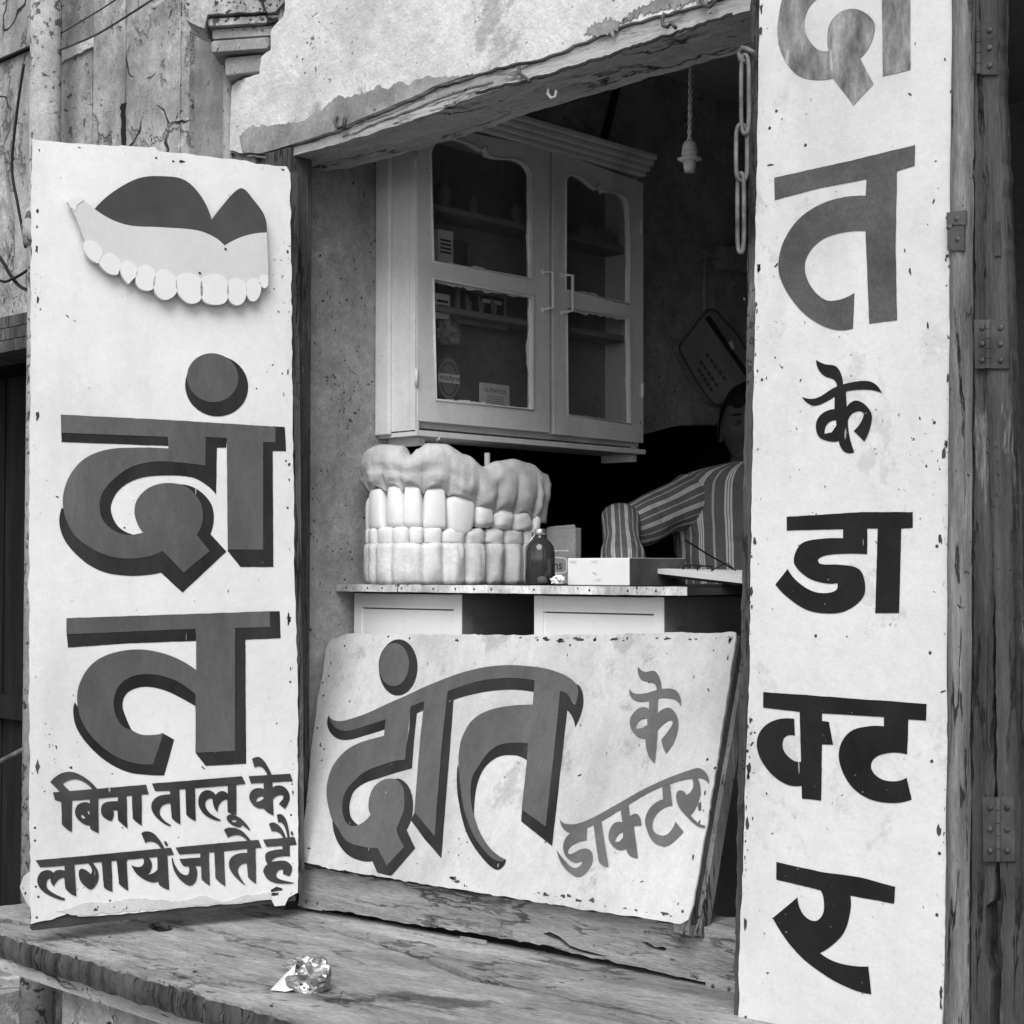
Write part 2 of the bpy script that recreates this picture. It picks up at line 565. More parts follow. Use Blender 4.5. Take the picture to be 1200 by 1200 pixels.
def path(txt, pl, step=5):
    """'A x,y x,y~ ...' -> outline on plane pl; a point with ~ lies on a smooth stroke"""
    cur = CR['P']
    P, sm = [], []
    for tk in txt.split():
        if tk in CR:
            cur = CR[tk]
            continue
        s = tk.endswith('~')
        x, y = map(float, tk.rstrip('~').split(','))
        P.append(Vector((*pl.uv(cur[0] + x / cur[2], cur[1] + y / cur[2]), 0)))
        sm.append(s)
    out = []
    n = len(P)
    for i in range(n):
        a, b = P[i], P[(i + 1) % n]
        if not sm[i] and not sm[(i + 1) % n]:
            out.append((a.x, a.y))
            continue
        d = (b - a).length
        ta = (P[(i + 1) % n] - P[i - 1]) if sm[i] else None
        tb = (P[(i + 2) % n] - P[i]) if sm[(i + 1) % n] else None
        if ta is not None:
            ta = ta.normalized() * d
        if tb is not None:
            tb = tb.normalized() * d
        if ta is None:
            ta = 2 * (b - a) - tb if tb is not None else (b - a)
            ta = ta.normalized() * d if ta.length > 1e-9 else (b - a)
        if tb is None:
            tb = 2 * (b - a) - ta
            tb = tb.normalized() * d if tb.length > 1e-9 else (b - a)
        for k in range(step):
            t = k / step
            h = a * (2 * t**3 - 3 * t**2 + 1) + ta * (t**3 - 2 * t**2 + t) + b * (-2 * t**3 + 3 * t**2) + tb * (t**3 - t**2)
            out.append((h.x, h.y))
    return out


def ell(crop, cx, cy, rx, ry, pl, rot=0, n=40):
    x0, y0, s = CR[crop]
    out = []
    for k in range(n):
        t = 2 * math.pi * k / n
        u, v = rx * math.cos(t), ry * math.sin(t)
        x = cx + u * math.cos(rot) - v * math.sin(rot)
        y = cy + u * math.sin(rot) + v * math.cos(rot)
        out.append(pl.uv(x0 + x / s, y0 + y / s))
    return out


def letter(name, pl, height, material, parent, *polys):
    """painted character: flat paint film on the sign; each item an outline or (outline, holes)"""
    mb = MB()
    polys = [((rough_line(p[0], .005, .0005, seed=i), p[1]) if isinstance(p, tuple) else rough_line(p, .005, .0005, seed=i)) for i, p in enumerate(polys)]
    for i, p in enumerate(polys):
        h = height + i * .00004
        if isinstance(p, tuple):
            mb.sheet(pl, p[0], h, p[1])
        else:
            mb.sheet(pl, p, h)
    return mb.obj(name, material, parent)


def text_mesh(name, body, size, pl, a, b, n, material, parent, ang=0, font_align='CENTER', sx=1.0):
    cu = bpy.data.curves.new(name, 'FONT')
    cu.body = body
    cu.size = size
    cu.align_x = font_align
    cu.align_y = 'CENTER'
    cu.resolution_u = 3
    t = bpy.data.objects.new('tmp', cu)
    COL.objects.link(t)
    dg = bpy.context.evaluated_depsgraph_get()
    me = bpy.data.meshes.new_from_object(t.evaluated_get(dg))
    bpy.data.objects.remove(t)
    ca, sa = math.cos(ang), math.sin(ang)
    vs = []
    for v in me.vertices:
        x, y = v.co.x * sx, v.co.y
        vs.append(pl.at(a + x * ca - y * sa, b + x * sa + y * ca, n))
    fs = [tuple(p.vertices) for p in me.polygons]
    bpy.data.meshes.remove(me)
    return mk(name, vs, fs, material, parent)


# ================================================================== GROUND, PLATFORM, FACADE
g = MB().box((-40, -40, -.2), (40, 40, 0)).obj('ground', GROUND)
tag(g, kind='structure')

JX = -0.08                                   # plane of the shop's left inner wall
F0 = YP(0.0)                                 # facade plane
# ---- shop platform (old plank slab in front of the opening)
PZ = .757
platform_pl = Plane((0, 0, PZ), (1, 0, .026), (0, 1, 0))


def plat(px, py):
    return platform_pl.uv(px, py)


pf = thing('shop_platform', 'worn wooden shop platform with a long dark crack, under the signs', 'platform', (0, -.3, 0))
outer = [plat(-60, 1050), plat(0, 1062), plat(36, 1058)]
back = [(-.39, -.30), (-.36, .03), (1.75, .03), (1.75, -.60)]
front = []
for px, py in ((1000, 1390), (860, 1352), (700, 1306), (600, 1276), (480, 1239), (400, 1214), (330, 1190), (250, 1168), (200, 1152), (150, 1138), (100, 1122), (50, 1108), (0, 1092), (-60, 1072)):
    front.append(plat(px, py))
top_poly = [outer[1], outer[2]] + back[:3] + [(1.75, front[0][1] + .0)] + front
top_poly = rough_line(top_poly, .012, .005, seed=3)
crack = path('P 368,1083 400,1092~ 440,1102~ 470,1111~ 500,1121~ 525,1131~ 560,1145~ 590,1153~ 622,1161 590,1156~ 555,1150~ 522,1138~ 495,1126~ 465,1115~ 430,1104~ 398,1095~', platform_pl, 3)
knot = path('P 174,1085~ 182,1081~ 192,1082~ 203,1088~ 198,1091~ 186,1092~', platform_pl, 3)
split1 = path('P 476,1090~ 500,1096~ 521,1102~ 500,1098~', platform_pl, 2)
split2 = path('P 805,1174~ 830,1179~ 862,1183~ 862,1185~ 830,1182~', platform_pl, 2)
pslab = MB().prism(platform_pl, top_poly, -.048, 0, [crack, knot, split1, split2]).obj('plank_slab', PLAT, pf)
fe = []
fl = [p for p in front if p[0] < 1.7][::-1]
f_ab = rough_line(fl, .010, .004, closed=False, seed=17)
vv, ff = [], []
for i, (a, b) in enumerate(f_ab):
    lo_ = -.050 - .006 * noise.noise(Vector((a * 20, 3, 1)))
    hi_ = -.004 + .005 * noise.noise(Vector((a * 34, 7, 1)))
    for k in range(5):
        z_ = hi_ + (lo_ - hi_) * k / 4
        ou = .006 + .005 * noise.noise(Vector((a * 28, k * 1.3, 4))) + .005 * math.sin(math.pi * k / 4)
        vv.append(platform_pl.at(a, b - ou, z_))
    if i:
        for k in range(4):
            q_ = i * 5 + k
            ff.append((q_ - 5, q_, q_ + 1, q_ - 4))
mk('front_edge', vv, ff, WOOD_V, pf, smooth=True)
bm_ = MB().box((-.30, -.54, PZ - .085), (1.7, -.49, PZ - .055))
bm_.obj('support_batten', WOOD_LT, pf)
MB().prism(YP(-.47), [(-.16, .0), (1.75, .0), (1.75, PZ - .06), (-.16, PZ - .06)], -.45, 0).obj('plinth_wall', PLASTER_G, pf, label='rough plastered plinth under the platform')

# ---- interior room
room = MB()
room.box((JX - .9, 0.03, 2.95), (2.6, 2.5, 3.05))                 # ceiling
tag(room.obj('ceiling', WALL_MD), kind='structure')
tag(MB().box((JX - .9, .035, PZ - .3), (2.6, 2.5, PZ - .03)).obj('floor', DESK_IN), kind='structure')
WL = XP(JX)
sidew = MB()
alc = [(.36, PZ - .03), (2.05, PZ - .03), (2.05, 1.97), (1.5, 1.93), (1.12, 1.845), (.36, 1.83)]
sidew.prism(WL, [(.02, PZ - .05), (2.4, PZ - .05), (2.4, 3.0), (.02, 3.0)], -.10, 0, [alc])
tag(sidew.obj('left_inner_wall', WALL_IN), kind='structure')
al = MB()  # added hollow; its near-black walls paint the shade below the cabinet
al.box((JX - .85, .3, PZ - .05), (JX - .80, 2.2, 2.1))
al.box((JX - .80, .25, PZ - .05), (JX - .10, .34, 2.1))
al.box((JX - .80, 2.06, PZ - .05), (JX - .10, 2.15, 2.1))
al.box((JX - .80, .34, 2.0), (JX - .10, 2.06, 2.08))
tag(al.obj('added_alcove', WALL_DK), kind='structure')
tag(MB().box((JX - .1, 2.4, PZ - .05), (2.6, 2.5, 3.0)).obj('back_wall', WALL_MD), kind='structure')
tag(MB().box((2.3, .05, PZ - .3), (2.4, 2.4, 3.0)).obj('right_inner_wall', WALL_MD), kind='structure')

# ---- facade: white plastered wall over the lintel
lint_top = [(274, 177), (290, 181), (312, 181), (340, 173), (372, 163), (400, 154), (440, 136), (480, 119), (520, 101), (560, 89), (600, 78), (640, 70), (684, 52), (730, 33), (780, 19), (830, 6), (879, -12)]
lt = [F0.uv(*p) for p in lint_top]
sl = (lt[-1][1] - lt[-5][1]) / (lt[-1][0] - lt[-5][0])
lt.append((2.6, lt[-1][1] + .0))
lt_r = rough_line(lt, .015, .004, closed=False, seed=5)
wall_l = F0.uv(276, 100)[0]
fw = thing('facade_wall', 'rough white plastered wall above the shop opening', 'wall', (.7, 0, 2.4))
face = lt_r + [(2.6, 3.8), (F0.uv(338, 0)[0], 3.8)]
edge = [F0.uv(*p) for p in ((339, 0), (337, 20), (323, 36), (322, 60), (311, 68), (309, 88), (296, 92), (284, 96), (277, 102), (275, 130), (274, 174))]
face += rough_line(edge, .012, .004, closed=False, seed=8)
MB().prism(F0, face, -.16, 0.012).obj('plaster_face', PLASTER_W, fw)
# dark damp band along the lower edge of the plaster
band_top = [(286, 160), (300, 150), (330, 148), (360, 143), (385, 128), (400, 116), (430, 110), (470, 100), (500, 94), (540, 92), (560, 88)]
bt = rough_line([F0.uv(*p) for p in band_top], .006, .010, closed=False, seed=12)
lb = rough_line([F0.uv(*p) for p in lint_top[1:9]], .015, .002, closed=False, seed=5)
MB().prism(F0, bt + lb[::-1], .010, .0145).obj('damp_band', DAMP, fw, label='dark damp band along the plaster edge')
for pp in ('P 690,42 705,30~ 730,26~ 752,14~ 772,4~ 790,-6 810,-20 852,-22 835,0~ 800,8~ 770,18~ 735,30~ 715,42~',):
    MB().prism(F0, rough_line(path(pp, F0, 4), .004, .016, seed=9), .010, .0142).obj('damp_band', DAMP, fw, label='dark patch on the plaster edge')

# ---- lintel beam
ltm = thing('lintel_beam', 'cracked old wooden lintel beam spanning the shop opening', 'beam', (.6, 0, 2.4))
low = [(262, 178), (317, 187), (345, 183), (400, 168), (440, 156), (500, 136), (560, 113), (640, 89), (720, 64), (800, 40), (879, 13)]
lowp = [F0.uv(*p) for p in low]
lowp.append((2.4, lowp[-1][1]))
lowr = rough_line(lowp, .02, .0035, closed=False, seed=2)
MB().prism(F0, [(a, b - .004) for a, b in lt_r] + lowr[::-1], -.155, .004).obj('timber', WOOD_LT, ltm)
up_crack = rough_line([F0.uv(*p) for p in ((404, 160), (440, 146), (480, 130), (530, 110), (580, 96))], .01, .003, closed=False, seed=4)
MB().prism(F0, up_crack + [(a, b - .0035) for a, b in up_crack[::-1]], .003, .0065).obj('peeling_edge', WOOD_VL, ltm)
cr2 = rough_line([F0.uv(*p) for p in ((560, 108), (620, 94), (680, 76), (740, 56), (800, 36), (860, 16))], .008, .004, closed=False, seed=14)
MB().prism(F0, cr2 + [(a, b - .005) for a, b in cr2[::-1]], .003, .0065).obj('peeling_edge', INK, ltm, label='black split along the beam')

# ---- facade left of the opening: strips of old plaster
lf = thing('pilaster_wall', 'stained plaster wall with vertical cracks and a moulded capital', 'wall', (-.5, 0, 2.6))


def vstrip(px0, px1, y, thick, material, name='plaster_strip', top=3.8, bot=.0, seed=1, amp=.004, lab=None):
    pl = YP(y)
    a0, a1 = pl.uv(px0, 100)[0], pl.uv(px1, 100)[0]
    poly = rough_line([(a0, bot), (a1, bot), (a1, top), (a0, top)], .02, amp, seed=seed)
    return MB().prism(pl, poly, -thick, 0).obj(name, material, lf, label=lab)


vstrip(40, 330, .05, .08, PLASTER_D, 'backing_wall', amp=0)
vstrip(62, 108, .016, .03, PLASTER_G, seed=2)
vstrip(109, 146.5, .006, .04, PLASTER_G, seed=3)
vstrip(148, 211, .0, .05, PLASTER_G, seed=4, amp=.005)
vstrip(212, 222, .004, .05, PLASTER_G, seed=5, amp=.003)
vstrip(223, 262, .018, .05, PLASTER_D, seed=6, amp=.002, lab='darker recessed strip of the pilaster')
vstrip(274, 300, .006, .05, PLASTER_D, seed=9, amp=.002)
a_m = F0.uv(268, 130)[0]
MB().tube([(a_m, .0, 0), (a_m, .0, 3.25)], .013, 14).obj('bead_moulding', PLASTER_D, lf, smooth=True)
# near-black sheet: the shade of a narrow slot painted between two strips
a0, b0 = F0.uv(141, 120)
sl0 = [F0.uv(*p) for p in ((141.5, 124), (148, 120), (147, 190), (143, 190))]
MB().prism(F0, rough_line(sl0, .003, .006, seed=77), -.01, .001).obj('slot_shade', WALL_DK, lf)
# ledge crossing the left strips (pale band with wires above)
pl = YP(.008)
led = [pl.uv(66, 64), pl.uv(110, 41), pl.uv(110, 53), pl.uv(66, 76)]
MB().prism(pl, rough_line(led, .006, .005), -.03, 0).obj('ledge', PLASTER_W, lf, label='pale plaster ledge')
# capital: mouldings wrap the chamfered corner of the pilaster
cp0 = YP(-.02).hit(285, 45)
CPL = Plane(cp0, RT, (0, 0, 1))
for (x0, x1, yt, yb, prj, m) in ((246, 328, 25, 34, .030, PLASTER_G), (250, 324, 35, 47, .016, PLASTER_D), (250, 318, 50, 64, .026, PLASTER_D), (264, 308, 66, 88, .004, PLASTER_D)):
    q = [CPL.uv(x0, yb + 2), CPL.uv(x1, yb - 3), CPL.uv(x1 + 1, yt - 3), CPL.uv(x0 - 1, yt + 2)]
    o = MB().prism(CPL, q, -.07, prj).obj('capital_moulding', m, lf)
    bevel(o, .007, 3)
q = rough_line([CPL.uv(*p) for p in ((222, 30), (243, 40), (247, 24), (326, 20), (338, 8), (341, -60), (222, -60))], .012, .004)
o = MB().prism(CPL, q, -.07, .040).obj('capital_block', PLASTER_G, lf, label='rough plastered block on top of the pilaster')
bevel(o, .012, 3)

# left neighbour: wall above a dark doorway
lx0 = F0.uv(60, 100)[0]
nb = thing('neighbour_wall', 'pale grey wall of the next shop above a dark doorway at the left edge', 'wall', (-1.4, .06, 2.0))
pl = YP(.06)
bz = pl.uv(10, 372)[1]
MB().prism(pl, [(-3.2, bz), (lx0 + .02, bz), (lx0 + .02, 3.8), (-3.2, 3.8)], -.1, 0).obj('plaster_face', PLASTER_G, nb)
MB().box((-3.2, .045, pl.uv(10, 70)[1]), (lx0 + .02, .062, pl.uv(10, 70)[1] + .006)).obj('groove_line', WALL_DK, nb)
bt_, bb_ = pl.uv(10, 374)[1], pl.uv(10, 420)[1]
for i in range(3):
    z1 = bt_ - i * (bt_ - bb_) / 3
    o = MB().box((-3.2, .03 - i * .012, z1 - (bt_ - bb_) / 3 + .006), (lx0 - .02, .16, z1)).obj('lintel_board', WOOD_V, nb)
for i in range(9):
    x = -2.9 + i * .22
    MB().box((x, .30, 0), (x + .21, .33, bb_)).obj('door_plank', VDARK, nb)
MB().box((-3.2, .27, 1.05), (lx0, .30, 1.12)).obj('door_rail', VDARK, nb)
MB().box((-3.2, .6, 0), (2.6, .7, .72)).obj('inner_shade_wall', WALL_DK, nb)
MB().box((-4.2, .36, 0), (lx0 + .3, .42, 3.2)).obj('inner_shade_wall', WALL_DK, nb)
bar = YP(.12)
p0, p1 = bar.hit(-20, 903), bar.hit(40, 872)
MB().tube([p0, p1], .008, 8).obj('diagonal_bar', IRON, nb, smooth=True)
MB().box((-1.45, -.35, 0), (-1.0, .1, .42)).obj('doorstep', PLASTER_G, nb)

# ---- drain pipe
px_ = YP(-.08).uv(48, 600)[0]
pp = thing('drain_pipe', 'speckled old drain pipe running up the wall at far left', 'pipe', (px_, -.08, 0))
MB().tube([(px_, -.08, 0), (px_, -.08, 3.7)], .040, 24).obj('pipe_shaft', PIPE, pp, smooth=True)
cz = YP(-.08).uv(48, 268)[1]
MB().lathe((px_, -.08, cz), [(.040, -.05), (.052, -.045), (.056, 0), (.050, .04), (.040, .05)], 24).obj('pipe_collar', PIPE, pp, smooth=True)
# wires by the pipe
wy = YP(-.03)


def wire(pts, r, y, label, m=BLACK, name='cable'):
    p = YP(y)
    P = [p.hit(*q) for q in pts]
    # smooth
    Q = []
    for i in range(len(P) - 1):
        a, b, c, d = P[max(i - 1, 0)], P[i], P[i + 1], P[min(i + 2, len(P) - 1)]
        for k in range(6):
            t = k / 6
            Q.append(.5 * ((2 * b) + (c - a) * t + (2 * a - 5 * b + 4 * c - d) * t * t + (-a + 3 * b - 3 * c + d) * t**3))
    Q.append(P[-1])
    o = MB().tube(Q, r, 8).obj(name, m, None, smooth=True, origin=P[0])
    tag(o, label, 'cable')
    return o


wire([(66, 70), (66, 30), (64, 0), (64, -60)], .008, -.05, 'thick black cable running up between the pipe and the wall')
wire([(28, 75), (20, 130), (14, 195), (20, 235), (25, 262), (30, 290)], .004, .0, 'thin dark cable hanging left of the drain pipe')
wire([(-15, 285), (2, 305), (12, 322), (24, 336), (40, 342)], .005, -.02, 'upper black cable looping behind the drain pipe')
wire([(-15, 322), (4, 330), (14, 327), (24, 322), (36, 314)], .004, -.03, 'lower black cable crossing towards the drain pipe')
wire([(66, 60), (110, 42), (150, 18), (190, -8)], .0028, -.06, 'long thin wire sagging across the plaster by the capital', IRON_DK)
wire([(66, 42), (100, 22), (135, 0), (160, -20)], .002, -.05, 'short thin wire above the pale ledge at upper left', IRON_DK)

# ---- door frame post at the left jamb
jp = thing('door_frame_post', 'old grey wooden door post behind the left sign', 'post', (JX - .03, 0, PZ))
x1 = YP(.02).uv(352, 600)[0]
o = MB().box((x1 - .09, -.015, PZ - .02), (x1, .05, 2.45)).obj('timber', WOOD_V, jp)
bevel(o, .004)
for py in (388, 530, 800):
    c = YP(.0).hit(352, py)
    MB().tube([c + Vector((-.02, -.02, 0)), c + Vector((.004, -.03, .004)), c + Vector((.006, -.03, -.02))], .0025, 6).obj('nail', IRON_DK, jp)

# ---- threshold board
tp = thing('threshold_board', 'split weathered threshold board under the leaning sign', 'board', (.6, .01, PZ))
T0 = YP(.0)
tt = [(352, 1014), (445, 1030), (560, 1047), (700, 1069), (800, 1084), (865, 1090), (900, 1096)]
tb = [(900, 1166), (865, 1158), (800, 1145), (700, 1123), (620, 1104), (560, 1094), (500, 1086), (445, 1076), (400, 1068), (349, 1062)]
tpoly = rough_line([T0.uv(*p) for p in tt + tb], .012, .0035, seed=6)
h1 = path('P 636,1094~ 655,1097~ 668,1108~ 690,1115~ 712,1121 690,1119~ 665,1112~ 652,1103~', T0, 2)
h2 = path('P 752,1104~ 768,1110~ 782,1112~ 768,1113~', T0, 2)
o = MB().prism(T0, tpoly, -.10, .000, [h1, h2]).obj('plank', THRESH, tp)
for (x, y, w_, h_) in ((354, 1047, 24, 16), (540, 1097, 30, 15), (828, 1146, 34, 16)):
    q = [T0.uv(x, y), T0.uv(x + w_, y + w_ * .17), T0.uv(x + w_, y + w_ * .17 + h_), T0.uv(x, y + h_)]
    MB().prism(T0, q, -.001, .0025).obj('tin_patch', THRESH, tp)
    for k in (.25, .8):
        c = T0.uv(x + w_ * k, y + w_ * .17 * k + h_ * .5)
        MB().lathe(T0.at(*c, .002), [(.004, 0), (.003, .002), (.001, .003)], 8, T0.N).obj('nail', IRON_DK, tp)

def worn_edges(pl, outline, parent, n, m, seed, inner=None, size=.006, h=.0007):
    """chips along the edges and small nicks in the field, as thin films of bared wood"""
    rnd = random.Random(seed)
    P = [Vector((*pl.uv(*p), 0)) for p in outline]
    L_ = [(P[i], P[(i + 1) % len(P)]) for i in range(len(P))]
    tot = sum((b - a).length for a, b in L_)
    mb = MB()

    def blob(cx, cy, rx, ry, rot):
        k = rnd.randint(6, 11)
        q = []
        for i in range(k):
            t = 2 * math.pi * i / k
            rr_ = rnd.uniform(.45, 1.15)
            x, y = rx * rr_ * math.cos(t), ry * rr_ * math.sin(t)
            q.append((cx + x * math.cos(rot) - y * math.sin(rot), cy + x * math.sin(rot) + y * math.cos(rot)))
        mb.sheet(pl, q, h)
    cxs = sum(p.x for p in P) / len(P)
    for _ in range(n):
        d = rnd.random() * tot
        if noise.noise(Vector((d * 9, seed * 3.3, 1))) + .35 * rnd.random() < .12:
            continue
        for a, b in L_:
            l_ = (b - a).length
            if d < l_:
                p = a + (b - a) * (d / l_)
                t = (b - a).normalized()
                nrm = Vector((-t.y, t.x, 0))
                cen = Vector((cxs, sum(q.y for q in P) / len(P), 0))
                if abs(t.y) > .5:
                    nrm = Vector((1 if p.x < cxs else -1, 0, 0))
                elif (cen - p).dot(nrm) < 0:
                    nrm = -nrm
                z_ = rnd.random() ** 6
                s_ = size * (.16 + 1.5 * z_)
                p = p + nrm * (s_ * .62 + abs(rnd.gauss(0, .0035)))
                blob(p.x, p.y, s_ * rnd.uniform(.8, 1.7), s_ * .5, math.atan2(t.y, t.x))
                break
            d -= l_
    tag(mb.obj('worn_edge', m, parent), kind='stuff')
    if inner:
        mb = MB()
        x0_, x1_ = min(p.x for p in P) + .01, max(p.x for p in P) - .01
        z0_, z1_ = min(p.y for p in P) + .02, max(p.y for p in P) - .02
        for _ in range(inner):
            cx, cy = rnd.uniform(x0_, x1_), rnd.uniform(z0_, z1_)
            w_ = (cx - x0_) / (x1_ - x0_)
            s_ = .0009 + .0022 * rnd.random() ** 4
            blob(cx, cy, s_ * rnd.uniform(.7, 2.6), s_ * .7, rnd.uniform(0, 3.1))
        tag(mb.obj('nicks', m, parent), kind='stuff')


# ================================================================== LEFT SIGN
e1 = CAM + (ray(344, 600) * 3.50)
e0 = CAM + (ray(37, 600) * 3.263)
LS = Plane((e0.x, e0.y, 0), (e1.x - e0.x, e1.y - e0.y, 0), (0, 0, 1))
base_c = LS.hit(190, 1070)
ls = thing('left_sign', 'tall white sign board at the left carrying the flat denture cut-out', 'sign', (base_c.x, base_c.y, .79))
out = [(38, 163), (55, 165), (100, 169), (150, 171), (181, 172), (186, 177), (230, 182), (288, 188), (300, 192), (336, 195), (340, 203),
       (341, 300), (343, 500), (346, 700), (349, 800), (349, 1046), (338, 1052), (334, 1061), (322, 1062), (318, 1054), (300, 1056), (262, 1060),
       (215, 1064), (180, 1068), (150, 1070), (120, 1073), (92, 1074), (82, 1069), (76, 1072), (60, 1078), (36, 1083), (35, 1000), (34, 700), (36, 400)]
hole = path('P 317,1043 324,1039 331,1041 332,1044 318,1046', LS, 1)
lp = rough_line([LS.uv(*p) for p in out], .012, .0028, seed=21)
MB().prism(LS, lp, -.004, 0.0, [hole]).obj('painted_sheet', SIGN_L, ls)
bo = [(40, 166), (337, 198), (347, 1056), (38, 1091)]
MB().prism(LS, rough_line([LS.uv(*p) for p in bo], .02, .002), -.032, -.0045).obj('backing_board', WOOD_DK, ls)
o = MB().prism(LS, [LS.uv(*p) for p in ((339, 200), (350, 201), (358, 1046), (348, 1048))], -.035, -.006).obj('edge_batten', WOOD_V, ls)
# ragged layer of peeled paint low on the sheet
pe = rough_line([LS.uv(*p) for p in ((66, 1068), (100, 1058), (140, 1056), (170, 1052), (200, 1057), (235, 1050), (262, 1056), (290, 1048), (318, 1046), (318, 1054), (280, 1057), (200, 1064), (140, 1069), (92, 1072))], .006, .005, seed=31)
MB().prism(LS, pe, 0, .0015).obj('peeled_paint', SIGN_F, ls)
# ragged scrap on the left edge near the bottom
sc_ = rough_line([LS.uv(*p) for p in ((36, 1022), (28, 1028), (24, 1040), (30, 1056), (36, 1064))], .006, .002, seed=33)
MB().prism(LS, sc_, -.008, -.004).obj('peeled_paint', SIGN_F, ls)
for q in ((45, 1051), (42, 1039), (43, 1075), (183, 185), (203, 189), (332, 199), (41, 970), (41, 985), (343, 408), (335, 540), (337, 595), (341, 955), (340, 724), (340, 799)):
    c = LS.uv(*q)
    MB().lathe(LS.at(*c, 0), [(.0026, 0), (.002, .001), (.0008, .0015)], 8, LS.N).obj('nail_head', IRON_PAINT, ls)

worn_edges(LS, [(40, 166), (338, 198), (346, 1048), (38, 1078)], ls, 150, WOOD_V, 3, inner=60)
h0, hS, hF = .0, .0010, .0020
Q = lambda s: path(s, LS)
# daa(m)
letter('letter_shade', LS, hS, PAINT_SHADE, ls,
       Q('A 172,412 590,432 590,475 173,460'),
       Q('A 1000,398 1045,402 1050,496 998,495 1001,948 872,948 820,882 900,870 900,450'),
       Q('A 730,436 820,443 816,482 780,482 777,665 740,628~ 680,597~ 560,591~ 470,604~ 400,645~ 367,705~ 372,750~ 400,795~ 455,822 430,832 370,810~ 310,740~ 310,650~ 370,580~ 450,540 600,528 720,535'),
       Q('A 628,625 695,640~ 752,692~ 768,750~ 755,820 817,888 646,1048 562,970 500,980~ 430,982~ 340,968~ 260,925~ 190,850~ 165,780~ 175,715 215,760 300,860 450,900 568,870 650,955 735,885 690,820 690,700'),
       ell('A', 779, 241, 124, 118, LS, .35))
letter('letter_daam', LS, hF, PAINT_FACE, ls,
       Q('A 170,353 610,375 1008,400 1008,462 960,460 960,880 822,880 818,445 735,440 735,552 620,539~ 530,537~ 440,560~ 370,612~ 328,670~ 325,740~ 350,785~ 400,816~ 455,822 493,814 470,780~ 458,735~ 468,685~ 515,638~ 585,620~ 660,635~ 712,690~ 725,740~ 718,790~ 700,822 752,885 650,970 568,885 520,905~ 450,915~ 370,908~ 290,875~ 225,825~ 190,760~ 178,700~ 185,640~ 215,575~ 270,520~ 350,490~ 440,482~ 590,485 588,440 172,424'))
letter('letter_dot', LS, hF, PAINT_FACE, ls, ell('A', 763, 209, 101, 95, LS, .3))
# ta
letter('letter_shade', LS, hS, PAINT_SHADE, ls,
       Q('B 178,128 645,110 645,157 400,166 183,181'),
       Q('B 905,50 947,50 950,147 823,153 826,600 680,608 643,560 780,540 778,105 905,100'),
       Q('B 643,340 590,303~ 540,280~ 480,270~ 415,277~ 360,310~ 340,370~ 347,425~ 372,465~ 413,478 395,440~ 380,390~ 392,350~ 430,327~ 480,323~ 540,338~ 590,362~ 643,392'),
       Q('B 522,488 566,513 530,642 470,640~ 400,630~ 320,590~ 250,525~ 212,465~ 202,410~ 208,378 222,400 240,460 300,530 380,585 480,600'))
letter('letter_ta', LS, hF, PAINT_FACE, ls,
       Q('B 177,75 500,64 910,50 912,107 785,110 785,553 643,560 643,350 590,310~ 540,288~ 480,277~ 420,283~ 370,315~ 348,370~ 355,425~ 378,462~ 413,478 450,495~ 500,495~ 527,489 490,602 420,597~ 350,570~ 280,515~ 230,440~ 216,370~ 225,310~ 265,245~ 330,205~ 420,188~ 500,195~ 580,222~ 645,262 645,113 178,133'))
# first line of small letters
letter('letter_bi', LS, hF, PAINT_SMALL, ls,
       Q('C 70,690 120,640~ 190,602~ 265,595~ 345,620~ 430,675~ 510,755 465,757 395,695~ 320,665~ 250,672~ 185,708 255,777 165,785'),
       Q('C 95,787 510,753 968,715 992,802 520,845 165,872 115,858'),
       Q('C 170,850 275,850 272,1160 225,1130~ 178,1085'),
       (Q('C 440,845 520,840 524,1170 480,1150 445,1130 440,1097 395,1088~ 345,1055~ 308,1005~ 303,950~ 335,897~ 400,878~ 440,893'), [Q('C 358,995 376,1000 402,1030 375,1032 358,1015'), Q('C 415,958 436,962 438,998 425,985')]))
letter('letter_naa', LS, hF, PAINT_SMALL, ls,
       Q('C 705,825 785,820 793,1125 750,1090~ 706,1048 700,955 658,955 665,1000~ 645,1055 600,1040~ 555,1000~ 545,945~ 560,900~ 600,877~ 700,870'),
       Q('C 835,815 925,805 928,1100 885,1070~ 842,1032'))
letter('letter_taa', LS, hF, PAINT_SMALL, ls,
       Q('E 178,280 700,238 1231,194 1275,285 1165,297 680,335 500,350 390,365 215,370'),
       Q('E 388,345 500,340 512,760 460,730~ 408,680 395,515 345,518~ 290,550~ 268,610~ 280,660~ 330,720~ 400,765 395,780 330,755~ 250,695~ 190,620~ 170,555~ 185,490~ 240,435~ 320,412~ 390,407'),
       Q('E 570,330 680,325 692,718 640,695~ 580,645'))
letter('letter_lu', LS, hF, PAINT_SMALL, ls,
       Q('E 1065,295 1168,290 1168,650 1120,640~ 1065,612 1060,468 1010,480~ 960,540~ 950,612 918,580~ 893,510~ 890,462 840,460~ 805,500~ 810,560~ 850,620~ 910,665~ 990,710 960,718~ 880,695~ 790,640~ 735,560~ 720,490~ 740,410~ 790,365~ 850,360~ 900,385~ 925,415 960,380~ 1010,368~ 1065,400'),
       (Q('D 522,1030 535,1002~ 575,995~ 640,1022~ 700,1075~ 745,1140 735,1143 670,1092 660,1107~ 640,1115~ 590,1100~ 540,1065~'), [Q('D 570,1053~ 595,1045~ 615,1057~ 590,1067~')]))
